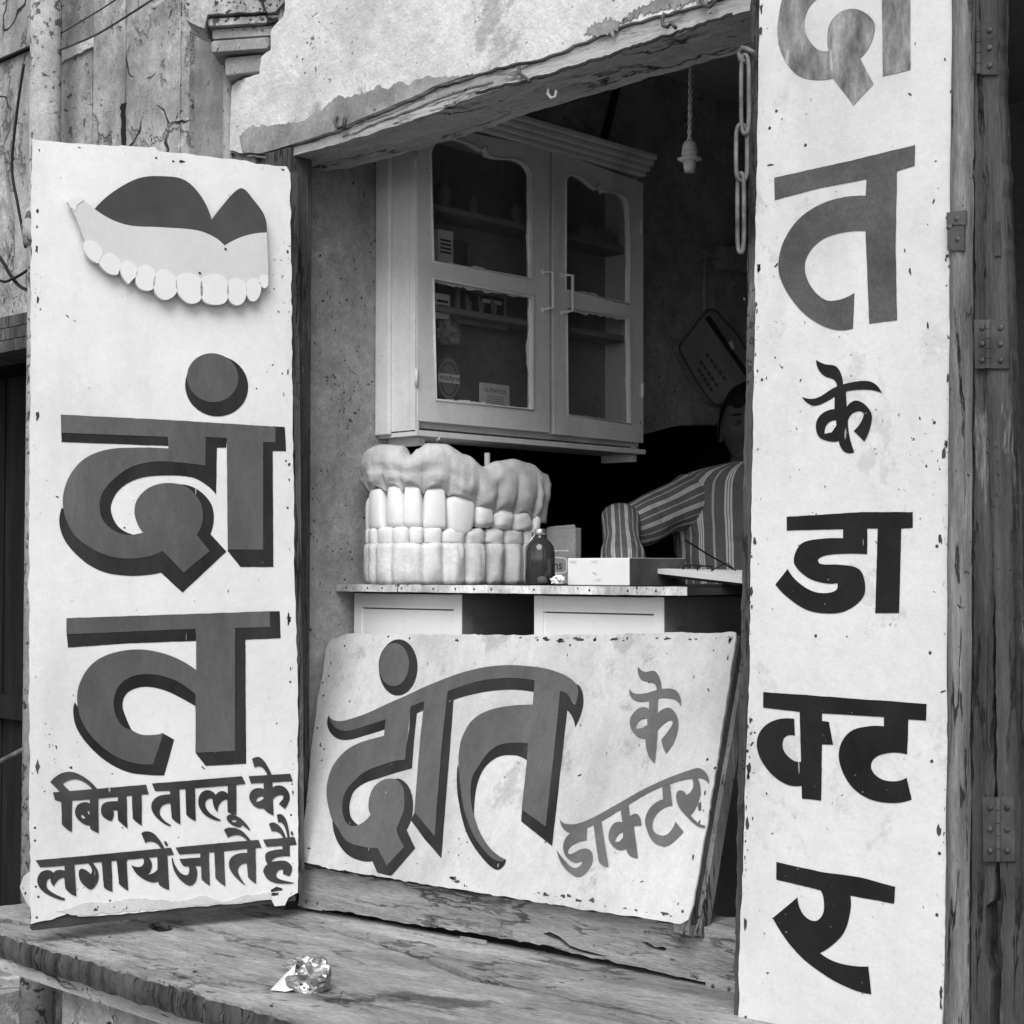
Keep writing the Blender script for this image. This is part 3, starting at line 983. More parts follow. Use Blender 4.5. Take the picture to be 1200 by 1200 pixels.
letter('letter_ke', LS, hF, PAINT_SMALL, ls,
       Q('D 760,475 820,455~ 870,490~ 910,550~ 945,620 905,628 880,580~ 840,545~ 785,555'),
       Q('D 728,635 1118,612 1143,682 750,705'),
       (Q('D 870,685 950,683 962,1003 900,970~ 868,940~ 825,938~ 770,905~ 735,840~ 750,780~ 800,748~ 870,755'), [Q('D 800,875 815,838~ 866,824 868,845 835,868')]),
       Q('D 948,745 1000,722~ 1060,735~ 1105,790~ 1112,850~ 1070,942 1010,895 1050,850 1055,818 1000,818~ 948,865'))
# second line
letter('letter_lagaa', LS, hF, PAINT_SMALL, ls,
       Q('F 48,360 640,305 1237,248 1265,310 1120,330 850,355 620,375 390,398 90,422'),
       Q('F 303,400 390,394 407,675 360,655~ 310,605 300,510 250,530~ 210,590 185,555~ 180,515 150,540~ 150,600~ 200,645~ 310,695 300,712 230,695~ 130,645~ 75,585~ 65,520~ 95,465~ 150,445~ 190,455 205,470 240,445~ 303,450'),
       Q('F 505,380 545,380 590,440~ 603,500~ 590,560~ 540,615~ 500,600~ 445,545~ 428,480~ 440,438~ 480,440~ 533,482 543,440~'),
       Q('F 628,368 715,364 725,635 680,620~ 648,595'),
       Q('F 760,360 848,350 862,628 820,600~ 780,565'))
letter('letter_yem', LS, hF, PAINT_SMALL, ls,
       Q('F 890,398 935,418~ 980,412~ 1000,380~ 993,340 1042,338 1070,385~ 1065,440~ 1033,487 1085,470~ 1120,438 1118,325 1207,318 1222,620 1170,600~ 1130,570 1128,545 1070,553~ 990,520~ 930,470~'),
       Q('F 978,122 1020,105~ 1080,120~ 1130,170~ 1180,250 1150,256 1110,210~ 1060,195~ 1012,208'),
       Q('G 15,345 30,343~ 48,370~ 42,385~ 25,374~'))
letter('letter_jaa', LS, hF, PAINT_SMALL, ls,
       Q('G 115,397 500,358 845,330 872,400 820,402 540,430 330,448 150,458'),
       Q('G 332,440 410,436 418,735 370,700~ 345,675 338,560 290,560 305,600~ 305,650~ 290,700~ 250,732~ 200,715~ 140,660~ 100,590~ 82,490 92,488 110,550~ 160,620~ 215,640~ 235,610~ 230,560 190,560~ 165,530~ 150,497 332,485'),
       Q('G 455,428 540,424 554,740 500,700~ 467,665'))
letter('letter_te', LS, hF, PAINT_SMALL, ls,
       Q('G 745,404 820,398 824,718 780,685~ 752,655 743,540 700,545~ 665,590~ 680,650~ 735,730 700,710~ 640,655~ 595,590~ 585,530~ 610,480~ 670,450~ 745,445'),
       Q('G 540,240 600,222~ 680,240~ 730,280~ 778,338 750,340 700,300~ 650,288~ 575,310'))
letter('letter_haim', LS, hF, PAINT_SMALL, ls,
       Q('G 885,328 1160,305 1180,372 1120,378 915,392'),
       Q('G 1055,380 1120,374 1122,475 1060,475~ 990,490~ 955,525 1010,515~ 1080,515~ 1130,550~ 1140,590~ 1118,650 1060,628 1060,592 1020,600~ 1000,640~ 1020,670~ 1080,690~ 1165,708 1130,715~ 1000,710~ 930,680~ 890,620~ 890,585~ 925,542 905,500~ 910,450~ 960,425~ 1055,412'),
       Q('G 935,190 980,178~ 1040,220~ 1085,310 1060,313 1020,265~ 960,255'),
       Q('G 1005,110 1050,108~ 1090,160~ 1118,308 1098,310 1080,230~ 1050,180~ 1018,178'),
       Q('G 1128,255 1140,255~ 1150,280~ 1140,292~ 1130,280~'))

# ---- denture cut-out fixed on the left sign
dc = thing('denture_cutout', 'flat cut-out of a denture with dark palate near the top of left sign', 'cut-out', tuple(LS.hit(200, 300)))
z0, z1 = .010, .022
pal = path('Q 325,742 390,682~ 480,634~ 560,627~ 640,640~ 700,700~ 735,780 780,722~ 820,678~ 845,670~ 878,705~ 920,765~ 927,828 850,840~ 780,874 740,842~ 680,820~ 560,810~ 440,800~', LS)
o = MB().prism(LS, pal, z0, z1 - .001).obj('palate', PALATE, dc)
gum = path('Q 232,718 248,706~ 278,702 325,742 430,796~ 560,806~ 680,816~ 740,838~ 780,870 850,836~ 927,824 933,960 928,990 900,1000 850,1010 790,1010 700,1005 610,1005 540,1000 470,985 415,950 350,915 300,868 290,850~ 262,775', LS)
o = MB().prism(LS, gum, z0, z1).obj('gum_plate', CUT_GUM, dc)
tl = ['290,856 325,856~ 352,885~ 352,905~ 338,932 310,918~ 290,890~', '340,930 350,908~ 385,898~ 415,925~ 415,945~ 405,972 370,965~', '413,948 425,928~ 445,924~ 474,948~ 472,975 443,1005 420,975~',
      '470,980 480,948~ 505,938~ 535,960~ 530,1020~ 500,1027~ 474,1010~', '530,1000 545,962~ 572,954~ 605,975~ 612,1000 608,1040~ 570,1060~ 540,1040~', '610,1015 615,980~ 650,966~ 690,980~ 702,1010 695,1060~ 660,1073~ 625,1050~',
      '695,1010 705,980~ 745,970~ 780,980~ 792,1010 785,1065~ 745,1077~ 705,1062~', '788,1015 800,990~ 825,985~ 850,1000~ 857,1030 845,1068~ 820,1079~ 795,1060~', '855,1020 865,990~ 885,985~ 905,1000~ 903,1040 885,1064~ 865,1058~', '902,1000 908,975~ 932,975 932,1005 918,1019~']
for s_ in tl:
    pts = path('Q ' + s_, LS)
    o = MB().prism(LS, pts, z0, z1 + .0012).obj('tooth', CUT_TOOTH, dc)
o = MB().prism(LS, path('Q 230,718 245,704~ 280,700 286,712 262,730 258,748 242,738', LS), z0, z1 + .0012).obj('tooth', CUT_TOOTH, dc)
for q in ((231, 322), (261, 294)):
    c = LS.uv(*q)
    MB().lathe(LS.at(*c, z1), [(.003, 0), (.002, .002), (.001, .0025)], 8, LS.N).obj('nail_head', IRON_PAINT, dc)

# ================================================================== FRONT LEANING SIGN
b0 = YP(-.022).hit(352, 1010)
b1 = YP(-.030).hit(800, 1088)
t0_ = YP(.150).hit(395, 745)
t1_ = YP(.178).hit(862, 742)
FSd = (b1 - b0).normalized()
upv = ((t0_ - b0) + (t1_ - b1)).normalized()
FS = Plane(b0, FSd, upv)
fs = thing('leaning_sign', 'wide white sign board leaning back on the threshold, chipped along its edges', 'sign', tuple(FS.hit(580, 1050)))
out = [(382, 760), (386, 752), (400, 745), (415, 742), (470, 743), (560, 744), (650, 744), (760, 742), (862, 741), (862, 750), (850, 830), (836, 920), (822, 1000), (812, 1060), (806, 1078),
       (797, 1083), (790, 1082), (755, 1076), (700, 1068), (640, 1058), (560, 1046), (500, 1036), (450, 1028), (400, 1020), (356, 1010), (352, 1003), (360, 930), (366, 870), (372, 820), (378, 790)]
MB().prism(FS, rough_line([FS.uv(*p) for p in out], .010, .003, seed=41), -.004, 0).obj('painted_sheet', SIGN_F, fs)
MB().prism(FS, [FS.uv(*p) for p in ((386, 752), (866, 744), (808, 1082), (356, 1012))], -.018, -.0045).obj('backing_board', WOOD_V, fs)
MB().prism(FS, [FS.uv(*p) for p in ((850, 760), (870, 745), (812, 1094), (789, 1094), (790, 1082), (806, 1080))], -.045, -.019).obj('foot_batten', WOOD_VL, fs)
MB().prism(FS, [FS.uv(*p) for p in ((789, 1080), (808, 1078), (806, 1096), (789, 1092))], -.019, -.002).obj('foot_block', WOOD_VL, fs)
for q in ((404, 757), (385, 792), (379, 815), (378, 800), (372, 853), (380, 878), (455, 746), (480, 748), (630, 750), (668, 756), (735, 748), (800, 1068), (838, 900), (833, 950), (829, 890), (770, 1080)):
    c = FS.uv(*q)
    MB().lathe(FS.at(*c, 0), [(.003, 0), (.002, .001), (.0008, .0015)], 8, FS.N).obj('nail_head', IRON_PAINT, fs)
worn_edges(FS, [(388, 746), (860, 745), (804, 1078), (358, 1008)], fs, 260, WOOD_V, 5, inner=110)
Qf = lambda s: path(s, FS)
letter('letter_shade', FS, hS, PAINT_SHADE, fs,
       Qf('H 118,735 103,790~ 115,860~ 160,920~ 220,950~ 300,952~ 420,920~ 608,862 622,768 400,830~ 250,865~ 165,825~'),
       Qf('H 835,658 962,610 950,695 892,720 I 866,0 848,228 700,270~ 560,315~ 430,360~ 340,430~ 305,520~ 300,600~ 320,670~ 380,728 365,750 300,740~ 240,670~ 230,560~ 265,420~ 370,305~ 560,200~ 785,145 H 825,850'),
       Qf('I 700,323 750,325~ 820,390~ 855,500~ 855,620~ 835,700~ 802,770 878,932 670,1170 655,1172 545,1145 500,1045 420,1045~ 300,1000~ 215,910~ 165,800~ 150,685 250,700 400,850 550,900 650,1050 770,920 705,770 765,600 760,400'),
       Qf('J 25,335 150,288~ 300,247~ 480,227~ 600,230~ 720,245 708,340 600,325~ 500,322~ 350,335~ 200,365~ 80,402 I 1187,0 1107,1018 960,850 840,685 872,612 1040,800 1095,0'),
       Qf('J 670,737 600,733~ 500,737~ 410,762~ 330,825~ 262,933~ K 225,200~ 210,320~ 218,420~ 240,500 245,380~ 265,260~ 310,150~ 380,75~ 460,38~ 560,35~ 600,45~ 656,75'),
       Qf('J 900,330 965,345 968,480 K 933,0 850,743 608,550 615,455 790,585 860,0'),
       Qf('J 1038,278 1075,310~ 1095,400~ 1080,500~ 1030,615 1010,540~ 966,480 960,345 1025,440 1050,350'),
       Qf('K 112,102 105,250~ 120,400~ 170,610~ 240,750~ 345,880~ 420,930~ 470,900~ 490,850 430,850 380,820 260,670 175,450 130,200'),
       ell('H', 728, 317, 170, 247, FS, .03))
letter('letter_daamt', FS, hF, PAINT_FACE, fs,
       Qf('H 118,735 150,775~ 220,790~ 320,768~ 480,710~ 640,635~ 800,565~ 960,490~ J 0,242~ 130,195~ 300,152~ 480,132~ 650,138~ 800,158~ 930,200~ 1000,240~ 1040,280 1055,340~ 1035,440 965,350 915,330 K 868,0 802,592 614,458 655,70 J 663,742 600,738~ 500,742~ 420,765~ 340,830~ 270,933~ K 230,200~ 215,320~ 222,420~ 240,500~ 280,620~ 350,740~ 420,810~ 490,850 450,865~ 400,850~ 340,800~ 250,680~ 185,530~ 150,390~ 125,180~ 120,100~ J 125,800~ 150,690~ 220,570~ 330,495~ 480,455~ 700,440 715,250 600,235~ 480,232~ 300,252~ 150,295~ 35,335 I 1115,0 1050,825 872,612 920,0 H 960,615 840,660 I 790,155 700,165~ 560,210~ 430,265~ 350,335~ 280,415~ 245,500~ 240,600~ 265,690~ 310,735~ 380,728 440,690~ 488,635 470,580~ 478,480~ 520,390~ 590,335~ 650,320~ 710,328~ 765,380~ 785,480~ 778,600~ 745,690~ 715,770 740,840~ 785,920 630,1085 550,930 430,920~ 280,870~ 190,740~ 150,680 125,600~ 100,460~ 108,350~ 150,220~ 240,100~ 330,35~ 420,-5~ H 605,920 620,775 450,830~ 320,870~ 220,870~ 150,815~'))
letter('letter_dot', FS, hF, PAINT_FACE, fs, ell('H', 692, 293, 134, 190, FS, .03))
letter('letter_ke', FS, hF, PAINT_GREY, fs,
       Qf('L 482,50 515,78~ 570,75~ 600,130~ 602,176 580,178 570,142~ 545,132~ 500,118~ 482,85~'),
       Qf('L 438,165 460,190~ 520,190~ 600,168~ 670,170~ 700,205~ 705,258 680,225~ 640,215~ 590,215~ 520,232~ 470,228~ 440,200~'),
       (Qf('L 540,205 588,205 582,295 640,265~ 680,300~ 692,360~ 670,440~ 628,503 612,470~ 603,430 650,370~ 662,335~ 635,335~ 585,380 570,555 540,520~ 522,460 520,425 480,415~ 445,370~ 442,320~ 475,275~ 510,262~ 538,272'), [Qf('L 470,375 485,335~ 530,320 530,355 500,372')]))
letter('letter_daaktar', FS, hF, PAINT_GREY, fs,
       Qf('L 75,845 100,868~ 160,870~ 240,840~ 360,775~ 500,695~ 640,630~ 750,590~ 800,580~ 840,610~ 852,662 820,635~ 780,632~ 700,645~ 560,695~ 430,770~ 300,850~ 200,895~ 130,915~ 90,890~'),
       Qf('L 175,890 215,880 215,955 160,968~ 120,1000~ 125,1028~ 190,1000~ 230,1005~ 247,1040~ 235,1090~ 190,1140~ 150,1140~ 90,1085~ 58,1005 100,1060~ 150,1100~ 192,1075 185,1062 150,1070~ 105,1035~ 92,980~ 120,925~ 172,905'),
       Qf('L 248,865 290,845 328,1093 285,1075~ 275,1050'),
       (Qf('L 390,785 432,765 440,830 480,820~ 500,878 460,880 482,1048 440,1035~ 420,1000 370,1000~ 330,950~ 335,900~ 360,865~ 400,862'), [Qf('L 360,965 380,925~ 404,912 404,940 385,962')]),
       Qf('L 608,680 648,660 662,775 610,790~ 565,840~ 560,900~ 600,930~ 640,920~ 678,858 718,910 650,975~ 610,985~ 560,960~ 525,890~ 520,840~ 550,780~ 612,742'),
       Qf('L 760,628 790,628 808,700~ 790,770~ 755,825 800,868~ 832,878 830,890 790,880~ 735,830~ 690,770~ 685,705~ 720,700 735,720 768,680~'))

# ================================================================== RIGHT SIGN (shutter leaf)
RS = YP(-.13)
rs = thing('right_sign', 'tall narrow white sign board with black letters hung over the right of the opening', 'sign', (1.47, -.13, .3))
out = [(891, -60), (889, 60), (885, 300), (884, 420), (881, 560), (878, 800), (874, 900), (871, 1020), (866, 1120), (865, 1300), (1100, 1300), (1104, 1200), (1107, 1100), (1110, 900), (1113, 700), (1113, 500), (1112, 330), (1114, 260), (1117, 120), (1119, -60)]
MB().prism(RS, rough_line([RS.uv(*p) for p in out], .010, .0022, seed=51), -.004, 0).obj('painted_board', SIGN_R, rs)
st = [(878, -60), (877, 100), (873, 400), (869, 600), (866, 780), (863, 900), (861, 1050), (858, 1170), (861, 1300), (872, 1300), (875, 1000), (884, 700), (893, -60)]
MB().prism(RS, rough_line([RS.uv(*p) for p in st], .008, .003, seed=53), -.038, -.0045).obj('left_stile', WOOD_V, rs, label='rough grey left edge of the sign board')
MB().prism(RS, [RS.uv(*p) for p in ((880, -50), (1125, -50), (1110, 1300), (870, 1300))], -.036, -.005).obj('backing_board', WOOD_DK, rs)
for q in ((1115, 107), (1110, 255), (1110, 300), (1113, 312), (910, 130), (944, 170), (893, 445), (1095, 495), (1098, 640), (1101, 1000), (1098, 1072), (876, 880), (902, 150), (1090, 765), (956, 745), (1092, 892)):
    c = RS.uv(*q)
    MB().lathe(RS.at(*c, 0), [(.0028, 0), (.0022, .001), (.0008, .0015)], 8, RS.N).obj('nail_head', IRON_PAINT, rs)
worn_edges(RS, [(890, -20), (1117, -20), (1106, 1230), (868, 1230)], rs, 330, WOOD_V, 8, inner=120)
Qr = lambda s: path(s, RS)
letter('letter_daa', RS, hS, PAINT_TORN, rs,
       Qr('M 215,-30~ 188,60~ 185,130~ 205,200~ 250,260~ 310,280~ 380,275 452,370 522,295 475,205 510,160~ 527,100~ 515,65~ 465,33~ 410,40~ 370,80~ 360,130~ 365,180 320,170~ 285,120~ 280,70~ 300,20~ 345,-15~ 480,-40 480,-150 330,-130~'),
       Qr('M 550,-170 648,-170 652,40 652,245 555,268'), Qr('M 170,-180 668,-270 668,-170 172,-95'))
letter('letter_ta', RS, hS, PAINT_WORN, rs,
       Qr('M 173,625 430,568 668,510 667,582 605,602 600,860 605,1125 560,1130 507,1138 494,812 400,820~ 330,850~ 285,910~ 285,970~ 320,1030~ 370,1058~ 455,1030 450,1155 380,1158~ 300,1120~ 240,1060~ 195,980~ 188,920~ 210,840~ 270,760~ 370,705~ 495,688 497,630 340,660 175,703'))
letter('letter_ke', RS, hS, PAINT_BLACK, rs,
       Qr('N 320,65 350,80~ 390,88~ 410,120~ 415,165 395,168 385,137~ 350,122~ 328,98~'),
       Qr('N 270,195 320,200~ 390,160~ 470,140~ 520,145~ 552,182 500,170~ 420,178~ 340,220~ 305,225~'),
       (Qr('N 385,178 425,172 428,230 460,208~ 500,230~ 517,270~ 490,352 452,315 480,280~ 485,250~ 450,252~ 432,285~ 455,390 420,388~ 400,350 370,352~ 330,335~ 320,290~ 340,255~ 385,238'), [Qr('N 350,325 360,290~ 390,277 392,295 375,320')]))
letter('letter_daa', RS, hS, PAINT_BLACK, rs,
       Qr('N 217,617 480,600 660,600 660,655 620,658 612,955 528,955 537,658 500,658 500,748 370,750~ 328,765~ 335,782~ 400,785~ 470,800~ 492,850~ 485,900~ 430,945~ 370,957~ 290,945~ 220,900~ 177,855 220,800 250,840~ 300,875~ 345,885~ 390,875~ 395,850 350,850~ 290,830~ 245,785~ 245,750~ 270,710~ 330,695~ 415,692 415,660 217,665'))
letter('letter_kta', RS, hS, PAINT_BLACK, rs,
       Qr('O 128,88 400,108 675,128 673,184 614,180 610,297 550,292~ 500,310~ 490,345~ 520,378~ 570,387~ 608,375 625,448 560,460~ 480,445~ 420,400~ 385,330~ 385,270~ 420,220~ 480,203~ 532,203 532,172 325,160 325,185 348,188 362,265 325,263 322,452 258,445 256,402 200,395~ 140,345~ 108,280~ 115,225~ 160,185~ 232,178 234,235 200,240~ 195,280~ 225,315~ 254,322 250,155 128,140'))
letter('letter_ra', RS, hS, PAINT_BLACK, rs,
       Qr('O 172,657 320,690 450,708 570,740 566,797 420,770 420,820~ 400,890~ 360,935~ 318,962 380,995~ 480,1007 490,1100 430,1085~ 340,1040~ 240,960~ 160,845 243,775 260,830~ 300,855~ 328,830~ 330,780~ 320,752 172,716'))

# ---- timber post (rounded), folding shutter leaf and hinges right of the sign
sp = thing('shutter_post', 'rounded weathered timber post beside the right sign', 'post', (1.72, -.13, 0))


def vpoly(pl, left, right):
    return [pl.uv(*p) for p in left] + [pl.uv(*p) for p in right[::-1]]


PP = YP(-.12)
n_ = 60
vs, fsx = [], []
for i in range(n_):
    t = i / (n_ - 1)
    py = -80 + t * 1400
    xl = 1119 - 4 * t if py < 300 else 1115 - (py - 300) / 1020 * 8
    xl = 1117 - t * 11
    xr = 1143 - t * 8
    a = PP.uv(xl, py)
    b = PP.uv(xr, py)
    w_ = b[0] - a[0]
    for k in range(9):
        s_ = k / 8
        d = .020 * math.sin(math.pi * s_) ** .7 + .004 * noise.noise(Vector((s_ * 2, a[1] * 9, 1)))
        p = PP.at(a[0] + w_ * s_, a[1], d)
        vs.append(p)
for i in range(n_ - 1):
    for k in range(8):
        q = i * 9 + k
        fsx.append((q, q + 1, q + 10, q + 9))
mk('timber', vs, fsx, WOOD_VL, sp, smooth=True)
PB = YP(-.115)
MB().prism(PB, rough_line(vpoly(PB, [(1112, -80), (1106, 1300)], [(1165, -80), (1150, 640), (1150, 1050), (1150, 1300)]), .02, .001), -.05, -.008).obj('backing_board', WOOD_DK, sp)
lf2 = thing('inner_shutter_stile', 'narrow splintered shutter stile between the round post and the hinged stile', 'shutter', (1.76, -.115, 0))
PC = YP(-.115)
MB().prism(PC, rough_line(vpoly(PC, [(1142, -80), (1143, 400), (1141, 800), (1138, 1100), (1136, 1300)], [(1148, -80), (1156, 400), (1165, 700), (1164, 935), (1168, 990), (1164, 1055), (1155, 1062), (1156, 1120), (1162, 1145), (1160, 1190), (1168, 1300)]), .012, .0035, seed=61), -.03, 0).obj('stile', WOOD_V, lf2)
lf3 = thing('hinged_shutter_stile', 'outer grey shutter stile with iron hinges at the right edge', 'shutter', (1.82, -.12, 0))
PD = YP(-.12)
MB().prism(PD, rough_line(vpoly(PD, [(1148, -80), (1150, 90), (1154, 300), (1158, 500), (1166, 700), (1168, 900), (1173, 1050), (1176, 1300)], [(1166, -80), (1170, 90), (1178, 290), (1184, 500), (1190, 800), (1194, 900), (1198, 1100), (1201, 1300)]), .012, .003, seed=63), -.03, 0).obj('stile', WOOD_V, lf3)
for (x0, y0, x1_, y1_, kx, kind) in ((1149, 26, 1169, 88, 1149, 0), (1143, 375, 1183, 432, 1160, 1), (1153, 934, 1190, 1009, 1172, 1)):
    hg = [PD.uv(x0, y0), PD.uv(x1_, y0), PD.uv(x1_ + 1, y1_), PD.uv(x0 + 1, y1_)]
    MB().prism(PD, hg, 0, .004).obj('hinge', IRON_PAINT, lf3)
    h = lf3.children[-1]
    for k in range(5):
        ya, yb = y0 + (y1_ - y0) * (k + .03) / 5, y0 + (y1_ - y0) * (k + .97) / 5
        A_, B_ = PD.uv(kx, ya), PD.uv(kx, yb)
        MB().tube([PD.at(*A_, .006), PD.at(*B_, .006)], .0036, 10).obj('hinge_knuckle', IRON_PAINT, lf3)
    cols = (x0 + (x1_ - x0) * .62,) if kind == 0 else (x0 + (x1_ - x0) * .24, x0 + (x1_ - x0) * .78)
    for cx in cols:
        for k in range(3):
            c = PD.uv(cx, y0 + (y1_ - y0) * (k + .5) / 3)
            MB().lathe(PD.at(*c, .004), [(.0045, 0), (.004, .0015), (.002, .0025)], 12, PD.N).obj('screw', IRON_DK, lf3, smooth=True)
sl_ = [PD.uv(*p) for p in ((1165, 260), (1172, 260), (1174, 300), (1167, 300))]
MB().prism(PD, sl_, .0, .003).obj('bolt_plate', IRON_PAINT, lf3)
# latch plate on the round post
o = MB()
for q in ((1118, 252, 1140, 266), (1119, 270, 1138, 296)):
    o.prism(PP, [PP.uv(q[0], q[1]), PP.uv(q[2], q[1] - 3), PP.uv(q[2], q[3]), PP.uv(q[0], q[3])], .016, .0225)
o.obj('latch_plate', IRON_PAINT, sp)
for q in ((1130, 259), (1131, 283), (1121, 269)):
    MB().lathe(PP.at(*PP.uv(*q), .022), [(.005, 0), (.003, .002), (.001, .003)], 8, PP.N).obj('nail_head', IRON_DK, sp)

# dark interior of the shop further right
nr = thing('right_neighbour_recess', 'black recess beyond the right shutter with faint ledges', 'wall', (2.6, .5, 0))
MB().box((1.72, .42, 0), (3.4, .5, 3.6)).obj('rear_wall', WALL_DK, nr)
q = YP(.40)
for (ya, yb) in ((232, 244), (286, 308), (838, 862)):
    MB().box((1.72, .36, q.uv(1190, yb)[1]), (3.4, .42, q.uv(1190, ya)[1])).obj('ledge', WOOD_DK, nr)

# ---- chain hanging at the left edge of the right sign
ch = thing('iron_chain', 'rusty iron chain of long links hanging on the left edge of the right sign', 'chain', tuple(YP(-.15).hit(870, 175)))
CP = YP(-.155)


def link(px, py0, py1, wpx, turn):
    a, b = CP.hit(px, py0), CP.hit(px, py1)
    L_ = (a - b).length / 2
    c = (a + b) / 2
    up_ = (a - b).normalized()
    side = (Vector((math.cos(turn), math.sin(turn), 0)))
    side = (side - up_ * side.dot(up_)).normalized()
    hw = wpx / 2 * (c - CAM).length / FPX
    pts = []
    for k in range(28):
        t = 2 * math.pi * k / 28
        x = hw * math.copysign(abs(math.cos(t)) ** .7, math.cos(t))
        y = L_ * math.copysign(abs(math.sin(t)) ** .45, math.sin(t))
        pts.append(c + side * x + up_ * y)
    MB().tube(pts, .0036, 8, closed=True).obj('chain_link', IRON, ch, smooth=True)


link(873, 64, 157, 9, .3)
link(869, 146, 212, 13, .9)
link(868, 203, 296, 8, .2)
hk = [CP.hit(*p) for p in ((884, 62), (876, 58), (870, 56), (866, 62), (868, 70), (873, 73))]
MB().tube(hk, .0042, 8).obj('staple', IRON, ch, smooth=True)
# hooks on the lintel
for i, (pts, lab) in enumerate(((((395, 136), (392, 143), (396, 150), (402, 148), (404, 138), (403, 152)), 'bent iron hook nailed in the dark band near the left end of the lintel'),
                               (((779, 15), (776, 22), (777, 30), (782, 32), (787, 27), (792, 33)), 'bent iron nail on the plaster above the right end of the lintel'),
                               (((820, -2), (824, 6), (832, 8), (838, 2), (834, -4)), 'heavy iron ring at the top edge of the wall'),
                               (((608, 78), (609, 86), (617, 92), (621, 96)), 'rusty nail driven in the middle of the lintel'))):
    pl = YP(-.02)
    P = [pl.hit(*p) for p in pts]
    o = MB().tube(P, .0035, 8).obj('iron_hook', IRON_DK, None, smooth=True, origin=P[0])
    tag(o, lab, 'hook')
pl = YP(.02)
P = [pl.hit(*p) for p in ((652, 100), (650, 106), (644, 111), (642, 114), (648, 118), (652, 112))]
P = [pl.hit(643, 104), pl.hit(642, 110), pl.hit(646, 115), pl.hit(651, 113), pl.hit(652, 106)]
tag(MB().tube(P, .003, 8).obj('cup_hook', CORD, None, smooth=True, origin=P[0]), 'small pale cup hook screwed under the lintel', 'hook')

# ================================================================== BULB HOLDER
BP = YP(.36)
bt0 = BP.hit(808, 166)
bh = thing('bulb_holder', 'empty pale bulb holder hanging on a twisted cord', 'lamp holder', tuple(bt0))
ztop = 2.95
for ph in (0, math.pi):
    pts = []
    for k in range(160):
        z = bt0.z + (ztop - bt0.z) * k / 159
        sway = .004 * math.sin((z - bt0.z) * 9)
        pts.append((bt0.x + sway + .0026 * math.cos(z * 190 + ph), bt0.y + .0026 * math.sin(z * 190 + ph), z))
    MB().tube(pts, .0026, 6).obj('cord', CORD, bh, smooth=True)
MB().lathe(bt0, [(.003, .004), (.008, .002), (.014, -.006), (.0155, -.018), (.0155, -.020)], 24).obj('cap', BAKELITE, bh, smooth=True)
MB().lathe(bt0, [(.0150, -.020), (.0165, -.022), (.0165, -.026), (.0150, -.028), (.0150, -.031), (.0205, -.033), (.0205, -.039), (.013, -.041)], 24).obj('skirt_ring', BAKELITE, bh, smooth=True)
MB().lathe(bt0, [(.013, -.041), (.0125, -.054), (.0105, -.057), (.0105, -.063), (.009, -.063)], 24).obj('socket', BAKELITE, bh, smooth=True)
for s_ in (-1, 1):
    c = bt0 + RT * (.020 * s_) + Vector((0, 0, -.036))
    MB().lathe(c, [(.004, -.003), (.005, 0), (.004, .003)], 10).obj('screw', BAKELITE, bh, smooth=True)

# ================================================================== WALL CABINET
XF = .051
CF = XP(XF)
cb = thing('wall_cabinet', 'old painted wall cabinet with two scalloped glazed doors, hung above the teeth model', 'cabinet', (JX, .7, 1.82))
yl = XP(XF).uv(487, 400)[0]
yr = XP(XF).uv(755, 400)[0]
zb = XP(XF).uv(487, 500)[1]
zbr = XP(XF).uv(750, 528)[1]
zt = XP(XF).uv(754, 205)[1]
zb = (zb + zbr) / 2 - .005
T = .018
MB().box((JX + .001, yl, zb), (XF - .022, yl + T, zt)).obj('side_panel', CAB, cb)
o = MB().box((JX + .001, yl - .012, zb - .004), (JX + .05, yl - .0005, zt)).obj('wall_batten', CAB, cb)
bevel(o, .003)
MB().box((JX + .001, yr - T, zb), (XF - .022, yr, zt)).obj('side_panel', CAB, cb)
MB().box((JX + .001, yl + T, zb + .012), (XF - .03, yr - T, zb + .03)).obj('bottom_board', CAB, cb)
MB().box((JX + .001, yl + T, zt - .018), (XF - .03, yr - T, zt)).obj('top_board', CAB, cb)
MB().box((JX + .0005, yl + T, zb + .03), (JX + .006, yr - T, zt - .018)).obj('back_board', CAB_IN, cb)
# carcass face strip beside the doors
MB().box((XF - .021, yl, zb), (XF - .001, yl + .012, zt)).obj('face_frame', CAB, cb)
zs1 = CF.uv(520, 262)[1] - .01
zmid = zb + (zt - zb) * .5
shelf_z = [CF.uv(505, 235)[1], CF.uv(505, 312)[1], CF.uv(505, 380)[1] - .02]
for z in (zb + .30, zb + .545):
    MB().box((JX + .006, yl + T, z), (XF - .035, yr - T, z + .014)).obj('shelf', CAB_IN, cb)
# doors


def door(outer, glass1, glass2, rail_lab):
    d = thing_part('door')
    return d


